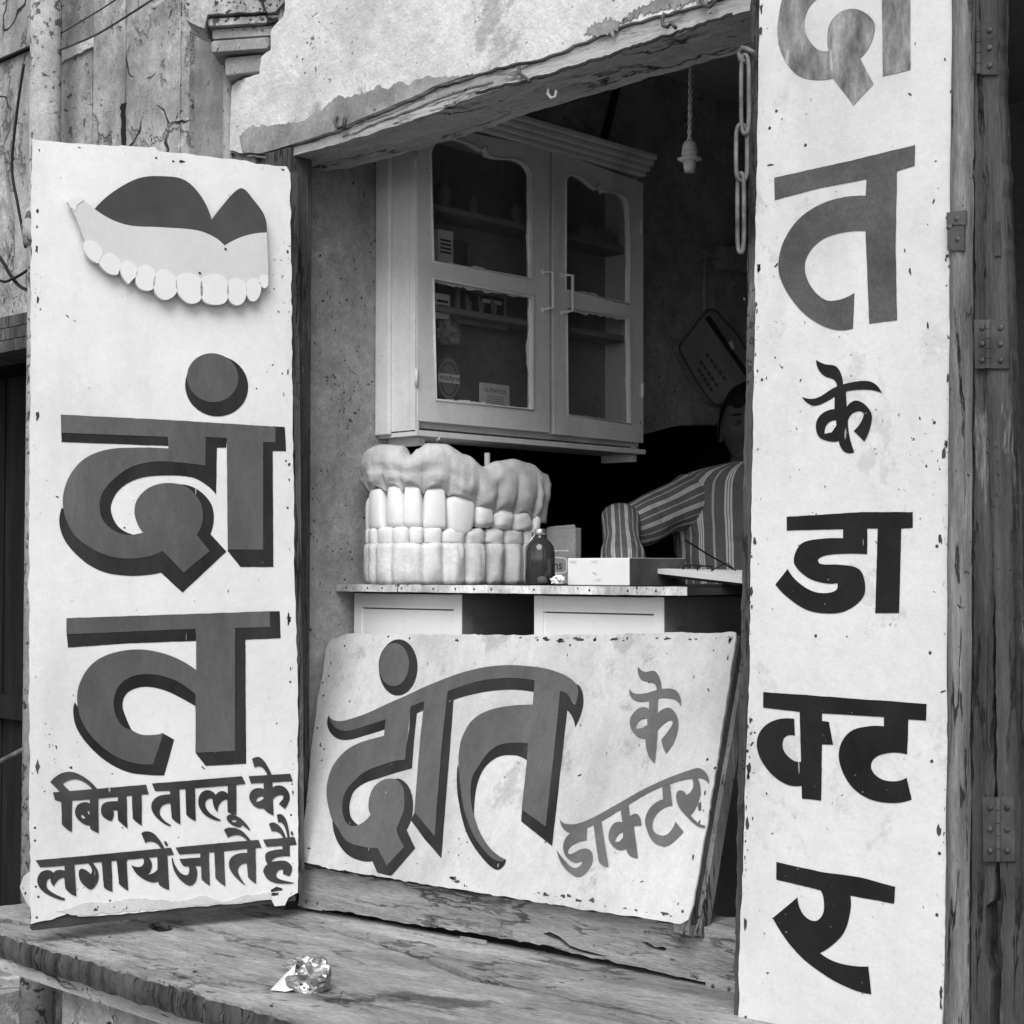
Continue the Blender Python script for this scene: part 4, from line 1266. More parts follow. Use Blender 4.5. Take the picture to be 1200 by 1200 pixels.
Qc = lambda s, st=5: path('V ' + s, CF, st)
d1_out = Qc('165,62 612,158 612,1105 170,1065')
g1u = Qc('212,180 218,150~ 240,128~ 290,122~ 350,142~ 380,160 392,148 405,178 440,188~ 490,190~ 530,208~ 548,235~ 550,260 552,592 222,532')
g1l = Qc('222,592 555,650 555,1030 230,995')
d2_out = Qc('622,160 925,270 925,1140 626,1110')
g2u = Qc('665,262 680,242~ 710,248~ 745,275~ 768,290 778,272 792,298 830,300~ 862,315~ 875,345~ 877,675 665,628')
g2l = Qc('668,685 878,722 882,1076 672,1046')
for (do, ga, gb, hx) in ((d1_out, g1u, g1l, 0), (d2_out, g2u, g2l, 1)):
    d = MB().prism(CF, do, -.018, 0, [ga, gb]).obj('door', CAB, cb)
    bevel(d, .003, 2)
    gl = MB()
    for gpoly in (ga, gb):
        gl.prism(CF, gpoly, -.013, -.011)
    gl.obj('glass_pane', GLASS, d)
    for gi, gpoly in enumerate((ga, gb)):
        cx_, cy_ = sum(p[0] for p in gpoly) / len(gpoly), sum(p[1] for p in gpoly) / len(gpoly)
        inn = []
        for a, b in rough_line(gpoly, .008, 0):
            q_ = .004 + .006 * max(0, noise.noise(Vector((a * 22, b * 22, gi + hx * 3)))) + .014 * max(0, noise.noise(Vector((a * 9 + 3, b * 9, gi + 5))) - .1) + .003 * noise.noise(Vector((a * 90, b * 90, 1)))
            dx_, dy_ = cx_ - a, cy_ - b
            l_ = math.hypot(dx_, dy_)
            inn.append((a + dx_ / l_ * q_ * 1.3, b + dy_ / l_ * q_ * 1.3))
        MB().sheet(CF, gpoly, -.0104, [inn]).obj('paint_smear', CAB, d)
    # moulded bead round the scalloped top and the sides of the glass
    for gpoly in (ga, gb):
        pts = [CF.at(a, b, .001) for a, b in gpoly]
        MB().tube(pts, .0035, 6, closed=True).obj('glazing_bead', CAB, d, smooth=True)
# handles
for (xa, xb, y0, y1_) in ((590, 606, 568, 690), (655, 672, 578, 700)):
    x0_, y0_, s_ = CR['V']
    P = [CF.hit(x0_ + x / s_, y0_ + y / s_) for x, y in ((xa, y0), (xb, y0 + 4), (xb, y1_), (xa, y1_ + 4))]
    nx = CF.N
    pts = [P[0], P[1] + nx * .018, P[2] + nx * .018, P[3]]
    o = MB().tube(pts, .0045, 8).obj('handle', CAB, cb, smooth=True)
    for p in (P[0], P[3]):
        MB().lathe(p, [(.008, 0), (.007, .003), (.003, .005)], 12, CF.N).obj('handle_rose', CAB, o, smooth=True)
# hinges
for q in ((160, 190), (163, 920), (917, 415), (920, 965)):
    c = CF.uv(CR['V'][0] + q[0] / 2.857, CR['V'][1] + q[1] / 2.857)
    MB().tube([CF.at(c[0], c[1] - .02, .003), CF.at(c[0], c[1] + .02, .003)], .004, 10).obj('hinge', CAB, cb, smooth=True)
# cornice: three stepped mouldings
for (dz0, dz1, prj) in ((0, .014, .008), (.014, .028, .018), (.028, .044, .028), (.044, .060, .036)):
    o = MB().box((JX + .001, yl - prj * .8, zt + dz0 - .006), (XF + prj, yr + prj * .45, zt + dz1 - .0065)).obj('cornice', CAB, cb)
    bevel(o, .004, 2)
# bottom rail
o = MB().box((JX + .001, yl, zb - .010), (XF + .004, yr, zb + .003)).obj('base_rail', CAB, cb)
o = MB().box((JX + .001, yl + .03, zb - .03), (XF - .02, yl + .05, zb - .0105)).obj('bracket', CAB, cb)
o = MB().box((JX + .001, yr - .03, zb - .03), (XF - .02, yr - .01, zb - .0105)).obj('bracket', CAB, cb)
# hook under the cabinet
hp = CF.hit(514, 510)
tag(MB().tube([hp + Vector((-.01, 0, .01)), hp + Vector((-.01, 0, -.004)), hp + Vector((-.004, 0, -.012)), hp + Vector((.004, 0, -.006))], .003, 8).obj('cup_hook', CAB, None, smooth=True, origin=hp), 'tiny hook under the left end of the wall cabinet', 'hook')

# ---- things in the cabinet
CX = XP(XF - .045)


def carton(px0, px1, pyt, pyb, plx, depth, m, label, cat='box', slant=0, name='carton'):
    pl = XP(plx)
    a0, a1 = pl.uv(px0, pyb), pl.uv(px1, pyb)
    zt_ = pl.uv(px0, pyt)[1]
    zb_ = a0[1]
    pr = thing(name, label, cat, (plx, (a0[0] + a1[0]) / 2, zb_))
    MB().box((plx - depth, a0[0], zb_), (plx, a1[0], zt_)).obj('box_body', m, pr)
    return pr, pl, a0[0], a1[0], zb_, zt_


def bars(pr, pl, ya, yb, z0_, z1_, n, m=INK, hh=.25):
    for i in range(n):
        z = z0_ + (z1_ - z0_) * (i + .5) / n
        h_ = (z1_ - z0_) / n * hh
        MB().sheet(pl, [(ya, z - h_), (yb, z - h_), (yb, z + h_), (ya, z + h_)], .0006).obj('print_line', m, pr)


s1z = zb + .545 + .014
s2z = zb + .30 + .014
c1, pl1, ya, yb, z_0, z_1 = carton(513, 531, 268, 306, XF - .05, .03, CARD_W, 'white medicine carton on the middle shelf behind the left door')
bars(c1, pl1, ya + .008, yb - .006, z_0 + .02, z_1 - .02, 4)
c2, pl2, ya, yb, z_0, z_1 = carton(532, 548, 280, 310, XF - .06, .03, CARD_D, 'dark little carton beside the white medicine carton in the cabinet')
c3, pl3, ya, yb, z_0, z_1 = carton(510, 527, 343, 372, XF - .05, .03, CARD_W, 'white medicine carton just below the middle rail of the left door')
bars(c3, pl3, ya + .006, yb - .006, z_0 + .012, z_1 - .012, 3)
c4, pl4, ya, yb, z_0, z_1 = carton(535, 594, 335, 378, XF - .075, .006, CARD_G, 'dark picture card of instruments standing in the cabinet', 'card', name='picture_card')
MB().sheet(pl4, [(ya + .012, z_0 + .012), (yb - .012, z_0 + .012), (yb - .012, z_1 - .01), (ya + .012, z_1 - .01)], .0006).obj('picture', INK, c4)
for k in range(3):
    yk = ya + .035 + k * .045
    MB().sheet(pl4, [(yk, z_0 + .03), (yk + .012, z_0 + .028), (yk + .018, z_0 + .055), (yk - .008, z_0 + .08), (yk - .004, z_0 + .05)], .0012).obj('picture', CARD_G, c4)
MB().sheet(pl4, [(ya + .09, z_1 - .03), (yb - .02, z_1 - .03), (yb - .02, z_1 - .02), (ya + .09, z_1 - .02)], .0012).obj('print_line', CARD_W, c4)
c5, pl5, ya, yb, z_0, z_1 = carton(563, 597, 448, 478, XF - .05, .004, CARD_W, 'small printed white card at the bottom of the left cabinet door', 'card', name='printed_card')
text_mesh('lettering', 'ULTRAFLOX', .014, pl5, (ya + yb) / 2, z_1 - .018, .0008, INK, c5, sx=1.0)
bars(c5, pl5, ya + .02, yb - .02, z_0 + .012, z_1 - .03, 4, hh=.10)
# round tin label
pt = XP(XF - .045)
cc = Vector((*pt.uv(526, 444), 0))
rt_ = thing('round_tin', 'round pale tin with a lettered band at the lower left of the cabinet', 'tin', tuple(pt.hit(526, 465)))
disc = [(cc.x + .037 * math.cos(t * math.pi / 18), cc.y + .050 * math.sin(t * math.pi / 18)) for t in range(36)]
MB().prism(pt, disc, -.028, 0).obj('tin_body', CARD_G, rt_)
ring = [(cc.x + .029 * math.cos(t * math.pi / 18), cc.y + .040 * math.sin(t * math.pi / 18)) for t in range(36)]
ring2 = [(cc.x + .027 * math.cos(t * math.pi / 18), cc.y + .038 * math.sin(t * math.pi / 18)) for t in range(36)]
MB().sheet(pt, ring, .0006, [ring2]).obj('print_ring', INK, rt_)
MB().sheet(pt, [(cc.x - .037, cc.y - .010), (cc.x + .037, cc.y - .010), (cc.x + .037, cc.y + .012), (cc.x - .037, cc.y + .012)], .0010).obj('label_band', CARD_W, rt_)
text_mesh('lettering', 'modyne', .021, pt, cc.x + .003, cc.y + .002, .0014, INK, rt_, sx=1.0)
# crumpled bag
import bmesh


def crumple(name, c, sx, sy, sz, m, parent=None, seed=0, sub=3, amp=.5, origin=None, flat=True):
    bm = bmesh.new()
    bmesh.ops.create_icosphere(bm, subdivisions=sub, radius=1)
    for v in bm.verts:
        p = v.co.copy()
        n1 = noise.cell(p * 2.3 + Vector((seed, 0, 0))) * amp * .6 + noise.noise(p * 3.1 + Vector((seed, 5, 0))) * amp + noise.noise(p * 6 + Vector((seed, 1, 9))) * amp * .5
        p = p * (1 + n1)
        p.z = max(p.z, -.72)
        v.co = Vector((p.x * sx, p.y * sy, p.z * sz)) + Vector(c)
    me = bpy.data.meshes.new(name)
    vs_ = [v.co.copy() for v in bm.verts]
    fs_ = [tuple(v.index for v in f.verts) for f in bm.faces]
    bm.free()
    return mk(name, vs_, fs_, m, parent, smooth=not flat, origin=origin)


c = XP(XF - .06).hit(524, 392)
tag(crumple('paper_bag', c, .022, .035, .035, CARD_G, seed=3, origin=c), 'crumpled grey bag above the round tin in the cabinet', 'bag')
# row of jars on upper shelves (dim behind the glass)
for i, (px, pyb, ht, r_, lab) in enumerate(((520, 235, .07, .017, 'left dim jar on the top shelf of the cabinet'), (555, 248, .05, .014, 'middle dim jar on the top shelf of the cabinet'), (605, 258, .06, .016, 'right dim jar on the top shelf behind the left door'),
                                    (690, 285, .05, .02, 'pale round tin lying on the upper shelf behind the right door'), (712, 290, .045, .018, 'second dim tin on the upper shelf behind the right door'))):
    pl = XP(XF - .075)
    c = pl.hit(px, pyb)
    c.z = s1z
    tag(MB().lathe(c, [(r_, 0), (r_, ht * .75), (r_ * .6, ht * .85), (r_ * .65, ht)], 16).obj('jar', CARD_G, None, smooth=True, origin=c), lab, 'jar')
pl = XP(XF - .06)
pr, p_, ya, yb, z_0, z_1 = carton(680, 722, 263, 284, XF - .06, .03, CARD_G, 'long dim carton on the upper shelf behind the right cabinet door')

# ---- conduit and broken ledge on the inner wall
pl = XP(JX + .008)
tag(MB().tube([pl.hit(733, 60), pl.hit(706, 172)], .011, 10).obj('conduit', INK, None, smooth=True, origin=pl.hit(706, 172)), 'dark slanting pipe on the wall above the wall cabinet', 'pipe')
tag(MB().tube([pl.hit(826, 305), pl.hit(825, 368), pl.hit(825, 420)], .008, 10).obj('conduit', WALL_IN, None, smooth=True, origin=pl.hit(825, 368)), 'thin vertical conduit above the hanging bag', 'pipe')
pl = XP(JX)
lg = [pl.uv(*p) for p in ((815, 293), (845, 291), (865, 288), (900, 284), (960, 280), (960, 330), (900, 328), (868, 322), (848, 318), (838, 316), (834, 305), (822, 303))]
o = MB().prism(pl, rough_line(lg, .01, .006, seed=71), .0, .035).obj('wall_ledge', WALL_IN, None, origin=pl.hit(850, 310))
tag(o, 'broken plaster ledge on the dim inner wall above the bag', 'ledge')
# hanging bag
pl = XP(JX + .03)
bg_ = thing('hanging_bag', 'flat pale bag with printed words hanging tilted on the inner wall above the man', 'bag', tuple(pl.hit(826, 365)))
body = path('T 210,545 240,530~ 280,545~ 330,600~ 420,700~ 480,800~ 520,900 480,1080 420,1120~ 350,1150~ 290,1168~ 262,1160~ 150,1010~ 60,850~ 35,800~ 40,760~ 90,700~ 150,620~', pl)
MB().prism(pl, body, -.025, 0).obj('bag_body', CARD_G, bg_)
bevel(bg_.children[0], .006, 3)
pts = [pl.at(a, b, .001) for a, b in body]
MB().tube(pts, .003, 6, closed=True).obj('piping', CARD_D, bg_, smooth=True)
MB().prism(pl, path('T 205,590 235,570 480,930 480,980', pl), .0, .0015).obj('dark_stripe', INK, bg_)
MB().prism(pl, path('T 360,755 385,735 400,790 385,800', pl), .0, .002).obj('buckle', CARD_W, bg_)
for (xa, ya, xb, yb) in ((205, 830, 345, 1020), (165, 880, 290, 1060), (150, 930, 250, 1090)):
    for k in range(5):
        t0, t1 = k / 5, k / 5 + .14
        A_, B_ = pl.uv(790 + (xa + (xb - xa) * t0) / 5.714, 270 + (ya + (yb - ya) * t0) / 5.714), pl.uv(790 + (xa + (xb - xa) * t1) / 5.714, 270 + (ya + (yb - ya) * t1) / 5.714)
        MB().sheet(pl, [A_, B_, (B_[0] + .010, B_[1] + .006), (A_[0] + .010, A_[1] + .006)], .0012).obj('print_line', CARD_D, bg_)

# ================================================================== DESK
dk = thing('desk', 'desk with white panelled pedestals and a worn tin-edged top', 'desk', (.43, .5, PZ - .03))
DX1 = YP(.19).uv(805, 690)[0]
DZ = 1.470
top = MB().box((JX + .002, .19, DZ - .012), (DX1, .98, DZ))
o = top.obj('top', WOOD_DK, dk)
et = MB()
et.prism(YP(.19), rough_line([(JX + .004, DZ - .0155), (DX1 + .001, DZ - .0155), (DX1 + .001, DZ + .0012), (JX + .004, DZ + .0012)], .03, .0008), .0002, .0022)
et.obj('tin_edging', DESK_TOP, dk)
MB().box((DX1 + .0002, .19, DZ - .015), (DX1 + .002, .98, DZ + .001)).obj('side_edging', WOOD_DK, dk)
for i, px in enumerate((405, 430, 447, 470, 507, 533, 555, 575, 625, 690, 735, 768)):
    c = YP(.186).hit(px, 691.5)
    MB().lathe((c.x, .1878, DZ - .007), [(.0028, 0), (.002, .0012), (.0008, .0018)], 8, Vector((0, -1, 0))).obj('nail', IRON_DK, dk)


def pedestal(px0, px1, depth):
    pl = YP(.235)
    x0, x1 = pl.uv(px0, 715)[0], pl.uv(px1, 715)[0]
    z1 = DZ - .020
    z0_ = PZ - .03
    st_ = .025
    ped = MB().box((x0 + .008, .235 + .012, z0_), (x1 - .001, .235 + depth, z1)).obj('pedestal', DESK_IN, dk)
    MB().prism(pl, [(x0, z0_), (x0 + st_, z0_), (x0 + st_, z1), (x0, z1)], -.012, 0).obj('stile', DESK_W, ped)
    MB().prism(pl, [(x1 - st_, z0_), (x1, z0_), (x1, z1), (x1 - st_, z1)], -.012, 0).obj('stile', DESK_W, ped)
    MB().prism(pl, [(x0 + st_, z1 - .033), (x1 - st_, z1 - .033), (x1 - st_, z1 - .001), (x0 + st_, z1 - .001)], -.012, -.0008).obj('top_rail', DESK_W, ped)
    MB().prism(pl, [(x0 + st_, z0_ + .05), (x1 - st_, z0_ + .05), (x1 - st_, z1 - .0365), (x0 + st_, z1 - .0365)], -.012, -.0035).obj('panel', DESK_W, ped)
    MB().prism(pl, [(x0 + st_, z0_ + .0), (x1 - st_, z0_ + .0), (x1 - st_, z0_ + .047), (x0 + st_, z0_ + .047)], -.012, -.0008).obj('bottom_rail', DESK_W, ped)
    # framed side
    ps = XP(x1)
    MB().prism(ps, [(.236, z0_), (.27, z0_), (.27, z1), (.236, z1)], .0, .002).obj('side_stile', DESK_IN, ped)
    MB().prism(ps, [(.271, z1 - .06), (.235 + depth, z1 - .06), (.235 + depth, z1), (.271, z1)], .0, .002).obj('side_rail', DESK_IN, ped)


pedestal(415, 541, .42)
pedestal(626, 778, .42)

# planked stand behind the leaning sign, right
st = thing('plank_stand', 'dim planked wooden stand behind the right end of the leaning sign', 'stand', (1.15, .16, PZ))
for i in range(4):
    z = .90 + i * .135
    o = MB().box((1.0, .34, z), (1.7, .36, z + .128)).obj('plank', WOOD_DK, st)
MB().box((1.15, .32, .75), (1.19, .339, 1.44)).obj('upright', WOOD_DK, st)

# ================================================================== GIANT TEETH MODEL
UC, NB, AA, LL, EX = .083, .575, .158, .38, .74


def arch(tdeg, off=0, sc=1.0):
    """point of the dental arch, tdeg 0 = right rear, 90 = front, 180 = left rear; off = outward"""
    def raw(t):
        c_, s_ = math.cos(t), math.sin(t)
        x = UC + AA * sc * math.copysign(abs(c_) ** EX, c_)
        y = (NB - LL) + (LL * (1 - (max(s_, 0) ** EX))) * sc + (1 - sc) * .02
        return Vector((x, y, 0))
    t = R(tdeg)
    p = raw(t)
    e = .01
    tg = (raw(min(t + e, math.pi)) - raw(max(t - e, 0.0))).normalized()
    nrm = Vector((tg.y, -tg.x, 0))
    if nrm.dot(p - Vector((UC, NB, 0))) < 0:
        nrm = -nrm
    return p + nrm * off, tg, nrm


def px_of(P):
    d = P - CAM
    return 600 + FPX * d.dot(RT) / d.dot(FW), 600 - FPX * d.dot(UP) / d.dot(FW)


def t_for_px(px, off=0, sc=1.0, lo_=2, hi_=100):
    best = min((abs(px_of(arch(lo_ + (hi_ - lo_) * i / 400, off, sc)[0] + Vector((0, 0, 1.6)))[0] - px), lo_ + (hi_ - lo_) * i / 400) for i in range(401))
    return best[1]


tm = thing('teeth_model', 'giant plaster model of a full set of teeth and gums on the desk', 'dental model', (UC, .4, DZ))


def interp(tab, x):
    tab = sorted(tab)
    if x <= tab[0][0]:
        return tab[0][1]
    for (a, va), (b, vb) in zip(tab, tab[1:]):
        if x <= b:
            t = (x - a) / (b - a)
            t = t * t * (3 - 2 * t)
            return va + (vb - va) * t
    return tab[-1][1]


def sample_arch(n, sc):
    """angles evenly spaced along the length of the arch"""
    ts = [i * 180 / 800 for i in range(801)]
    P = [arch(t, 0, sc)[0] for t in ts]
    acc = [0]
    for a, b in zip(P, P[1:]):
        acc.append(acc[-1] + (b - a).length)
    out_ = []
    j = 0
    for i in range(n):
        s_ = acc[-1] * i / (n - 1)
        while j < 799 and acc[j + 1] < s_:
            j += 1
        out_.append(ts[j] + (ts[j + 1] - ts[j]) * (s_ - acc[j]) / max(1e-9, acc[j + 1] - acc[j]))
    return out_


up_edges_px = [470, 496, 526, 559, 581, 604, 626, 643]
up_r = [t_for_px(p, .006) for p in up_edges_px]
mid = up_r[0]
_T = [i * .25 for i in range(721)]
_S = [0.0]
for _a, _b in zip(_T, _T[1:]):
    _S.append(_S[-1] + (arch(_a)[0] - arch(_b)[0]).length)


def s_of(t):
    return _S[max(0, min(720, int(t * 4)))]


def t_of(s_):
    return min(zip(_S, _T), key=lambda q: abs(q[0] - s_))[1]


up_l = [t_of(min(_S[-1] * .995, 2 * s_of(mid) - s_of(t))) for t in up_r]
top_tab = [(0, 1.735), (4, 1.757), (10, 1.764), (17, 1.757), (25, 1.742), (34, 1.768), (46, 1.790), (58, 1.791), (66, 1.778), (72, 1.764), (80, 1.786), (95, 1.792), (120, 1.788), (150, 1.76), (170, 1.735), (180, 1.70)]
gl_tab = [(0, 1.628), (12, 1.634), (24, 1.640), (34, 1.658), (50, 1.682), (90, 1.690), (130, 1.682), (150, 1.65), (180, 1.63)]
edges = sorted(up_r + up_l[1:])


def phase(t, ed):
    for a, b in zip(ed, ed[1:]):
        if a <= t <= b:
            return (t - a) / (b - a)
    return 0


def gum_mesh(name, n, sc, ed, topf, botf, prof, material, rib, scallop, smoothf=True):
    ts = sample_arch(n, sc)
    v, f = [], []
    m = len(prof)
    for i, t in enumerate(ts):
        zt_, zb_ = topf(t), botf(t)
        ph = phase(t, ed)
        bulge = math.sin(math.pi * ph) if ed[0] <= t <= ed[-1] else 0
        endk = min(1, min(i, n - 1 - i) / 6)
        endk = math.sqrt(max(0, 1 - (1 - endk) ** 2)) * .75 + .25
        for k, (o_, h_, rk) in enumerate(prof):
            off = o_ * (endk if o_ > 0 else 1) + rk * rib * (abs(bulge) ** .6 - .5)
            off += .0045 * noise.noise(Vector((t * .09, h_ * 5, k * .2))) + .0022 * noise.noise(Vector((t * .30, h_ * 11, 4)))
            if t < 42 and sc < 1:
                off += rk * (rib * .8 * (abs(bulge) ** .8 - .6) + .006 * noise.noise(Vector((t * .5, h_ * 6, 2))))
            if sc == 1 and rk > 0:
                wgt = 1.25 if t < 40 else .55
                off += wgt * .009 * (abs(bulge) ** .7 - .55) * max(0, 1 - abs(h_ - .18) * 2.1)
                off -= .006 * math.exp(-((h_ - .42 - .06 * noise.noise(Vector((t * .08, 3, 3)))) / .06) ** 2) * (0 if t < 35 else 1)
                off += .0022 * noise.noise(Vector((t * .18, h_ * 9, 8)))
            zz = zb_ + (zt_ - zb_) * h_
            if h_ < .2 and rk > 0:
                zz += scallop * (abs(bulge) ** .6 - .62) * (1 - h_ * 4)
            p = arch(t, off, sc)[0]
            v.append(Vector((p.x, p.y, zz)))
    for i in range(n - 1):
        for k in range(m):
            k2 = (k + 1) % m
            f.append((i * m + k, i * m + k2, (i + 1) * m + k2, (i + 1) * m + k))
    f.append(tuple(range(m)))
    f.append(tuple((n - 1) * m + k for k in range(m))[::-1])
    return mk(name, v, f, material, tm, smooth=smoothf)


prof_u = [(.0035, 0, 1), (.0065, .03, 1), (.0085, .07, 1), (.0115, .13, .9), (.014, .20, .8), (.017, .28, .6), (.019, .36, .45), (.0205, .45, .35), (.021, .55, .3), (.020, .65, .2), (.018, .74, .15), (.0155, .81, .1), (.011, .87, .05), (.006, .92, 0), (.0, .96, 0), (-.014, 1.0, 0), (-.03, .97, 0), (-.042, .86, 0), (-.05, .65, 0), (-.056, .3, 0), (-.055, 0.03, 0), (-.02, .02, 0)]
gum_mesh('upper_gum', 320, 1.0, edges, lambda t: interp(top_tab, t), lambda t: interp(gl_tab, t), prof_u, GUM, .007, .021)
# palate plate closing the upper model
ts = sample_arch(60, 1.0)
ring_ = [arch(t, -.045)[0] for t in ts]
v = [Vector((p.x, p.y, 1.665)) for p in ring_] + [Vector((p.x, p.y, 1.69)) for p in ring_]
n = len(ring_)
f = [tuple(range(n))[::-1], tuple(range(n, 2 * n))] + [(i, (i + 1) % n, (i + 1) % n + n, i + n) for i in range(n)]
mk('palate_plate', v, f, GUM, tm)
# lower
SCL = .945
lo_edges_px = [443, 460, 479, 497, 519, 546, 570, 591, 613, 633]
lo_r = [t_for_px(p, .002, SCL) for p in lo_edges_px]
lo_all = sorted(lo_r + [lo_r[0] + (lo_r[0] - t) for t in lo_r[1:] if lo_r[0] + (lo_r[0] - t) < 178])
prof_l = [(.006, 0, .6), (.010, .12, .8), (.010, .35, 1), (.009, .6, 1), (.010, .85, 1), (.007, .98, .8), (-.004, 1.0, 0), (-.045, .98, 0), (-.05, .5, 0), (-.05, 0, 0)]
gum_mesh('lower_gum', 190, SCL, lo_all, lambda t: 1.566, lambda t: DZ + .001, prof_l, GUM_LOW, .012, 0)
ring_ = [arch(t, -.04, SCL)[0] for t in ts]
v = [Vector((p.x, p.y, DZ + .001)) for p in ring_] + [Vector((p.x, p.y, 1.54)) for p in ring_]
mk('floor_plate', v, f, GUM_LOW, tm)


def tooth(t0, t1, ztop, zbot, depth, kind, material, sc=1.0, off=.0, seed=0):
    tmid = (t0 + t1) / 2
    a, b = arch(t0, off, sc)[0], arch(t1, off, sc)[0]
    c_, tg, nr_ = arch(tmid, off, sc)
    wd = (b - a).length * .53
    ax = (b - a).normalized()
    nr_ = Vector((ax.y, -ax.x, 0))
    if nr_.dot(c_ - Vector((UC, NB, 0))) < 0:
        nr_ = -nr_
    h_ = (ztop - zbot) / 2
    bm = bmesh.new()
    bmesh.ops.create_uvsphere(bm, u_segments=20, v_segments=14, radius=1)
    vs_, fs_ = [], [tuple(v_.index for v_ in f_.verts) for f_ in bm.faces]
    for v_ in bm.verts:
        x, y, z = v_.co
        e = {'inc': .26, 'can': .40, 'mol': .62, 'low': .38}[kind]
        sx_ = math.copysign(abs(x) ** e, x)
        sy_ = math.copysign(abs(y) ** .85, y)
        sz_ = math.copysign(abs(z) ** e, z)
        rr = math.sqrt(sx_ * sx_ + sy_ * sy_ + 1e-9)
        wfac = 1.0
        if kind == 'inc':
            wfac = .90 + .12 * (1 - (sz_ + 1) / 2)
            if sz_ > .5:
                wfac *= 1 - .25 * (sz_ - .5)
        if kind == 'can':
            wfac = 1.02 - .30 * max(0, -sz_ - .1) ** 1.3
            if sz_ < 0:
                sz_ *= 1 + .22 * (1 - abs(sx_)) - .12
        if kind == 'low':
            wfac = .98 + .05 * sz_
        lump = 0
        if kind == 'mol':
            lump = .22 * noise.noise(Vector((x * 2.2 + seed, y * 2.2, z * 2.2)))
        lump += .05 * noise.noise(Vector((x * 2.4 + seed * 2, y * 2.4, z * 2.4)))
        p = c_ + ax * (sx_ * wd * wfac * (1 + lump)) + nr_ * (sy_ * depth * (1 + lump)) 
        vs_.append(Vector((p.x, p.y, (ztop + zbot) / 2 + sz_ * h_ * (1 + lump * .6))))
    bm.free()
    mk('tooth', vs_, fs_, material, tm, smooth=True)


def y2z(y, d=3.74):
    return 1.5 + (669.7 - y) / FPX * d


specs = [('inc', 574, 620), ('inc', 577, 622), ('can', 586, 629), ('mol', 596, 619), ('mol', 601, 621), ('mol', 603, 622), ('mol', 604, 626)]
for side in (up_r, up_l):
    for i, (kd, yt, yb_) in enumerate(specs):
        tooth(side[i], side[i + 1], y2z(yt - 5), y2z(yb_), .021 if kd != 'mol' else .023, kd, TOOTH, 1.0, -.0125, seed=i * 1.7)
for i, (a, b) in enumerate(zip(lo_all, lo_all[1:])):
    big = a < 40
    tooth(a, b, y2z(618 if not big else 619), y2z(640), .020, 'low' if not big else 'mol', TOOTH_LOW, SCL, -.008, seed=i * 2.3)
pr_ = YP(.50).hit(571, 527)
MB().tube([Vector((pr_.x, .50, 1.66)), Vector((pr_.x, .50, 1.785))], .0068, 14).obj('rear_rod', GUM, tm, smooth=True)

# ================================================================== THINGS ON THE DESK
# bottle
bp_ = YP(.27).hit(631, 683)
bx = Vector((bp_.x, .275, DZ + .0012))
bo_ = thing('medicine_bottle', 'dark glass medicine bottle with a metal cap beside the teeth model', 'bottle', tuple(bx))
k_ = (bx - CAM).length / FPX
r_ = 17.5 * k_
H = 66 * k_
MB().lathe(bx, [(r_ * .9, 0), (r_, .004), (r_, H * .58), (r_ * .93, H * .68), (r_ * .72, H * .76), (r_ * .42, H * .83), (r_ * .34, H * .87), (r_ * .34, H * .92)], 32).obj('glass_body', BOTTLE, bo_, smooth=True)
MB().lathe(bx, [(r_ * .38, H * .89), (r_ * .40, H * .90), (r_ * .40, H * .985), (r_ * .36, H)], 24).obj('cap', METAL, bo_, smooth=True)
# torn paper label on the shoulder
lab = []
for i in range(8):
    for j in range(3):
        a = -2.62 + .12 * i
        h_ = H * (.60 + .035 * i) + j * .006
        hh = h_ / H
        rr = r_ * (1.02 if hh < .58 else (1.02 - (hh - .58) * 1.2 if hh < .68 else .95 - (hh - .68) * 2.6)) + .0012
        lab.append(Vector((bx.x + rr * math.cos(a), bx.y + rr * math.sin(a), bx.z + h_)))
mk('label', lab, [(i * 3 + j, i * 3 + j + 1, i * 3 + j + 4, i * 3 + j + 3) for i in range(7) for j in range(2)], CARD_W, bo_, smooth=True)


def desk_box(name, px0, px1, pyt, y, depth, m, label, cat, px2=None, side=None, rot=0):
    pl = YP(y)
    x0, x1 = pl.uv(px0, 680)[0], pl.uv(px1, 680)[0]
    zt_ = pl.uv((px0 + px1) / 2, pyt)[1]
    t = thing(name, label, cat, ((x0 + x1) / 2, y, DZ + .0012))
    o = MB().box((x0, y, DZ + .0012), (x1, y + depth, zt_)).obj('box_body', m, t)
    bevel(o, .0015, 1)
    return t, pl, x0, x1, zt_


tt, pl, x0, x1, zt_ = desk_box('cardboard_box', 640, 674, 619, .58, .022, CARD_G, 'dull cardboard box standing behind the bottle', 'box')
nsx = pl.uv(654, 664)[0]
text_mesh('lettering', 'ns', .030, pl, nsx, DZ + .045, .0012, INK, tt, sx=1.1)
rr = [(nsx + .030 * math.copysign(abs(math.cos(t * .26)) ** .5, math.cos(t * .26)), DZ + .045 + .020 * math.copysign(abs(math.sin(t * .26)) ** .5, math.sin(t * .26))) for t in range(24)]
rr2 = [(nsx + (a - nsx) * .88, DZ + .045 + (b - DZ - .045) * .84) for a, b in rr]
MB().sheet(pl, rr, .0010, [rr2]).obj('print_outline', INK_W, tt)
MB().sheet(pl, [(x0 + .005, DZ + .078), (x1 - .02, DZ + .078), (x1 - .02, DZ + .081), (x0 + .005, DZ + .081)], .0010).obj('print_line', INK_W, tt)
MB().prism(pl, rough_line([(x0, zt_), (x1, zt_), (x1 - .004, zt_ + .008), (x0 + .01, zt_ + .004)], .01, .002), -.003, .0).obj('flap', CARD_G, tt)

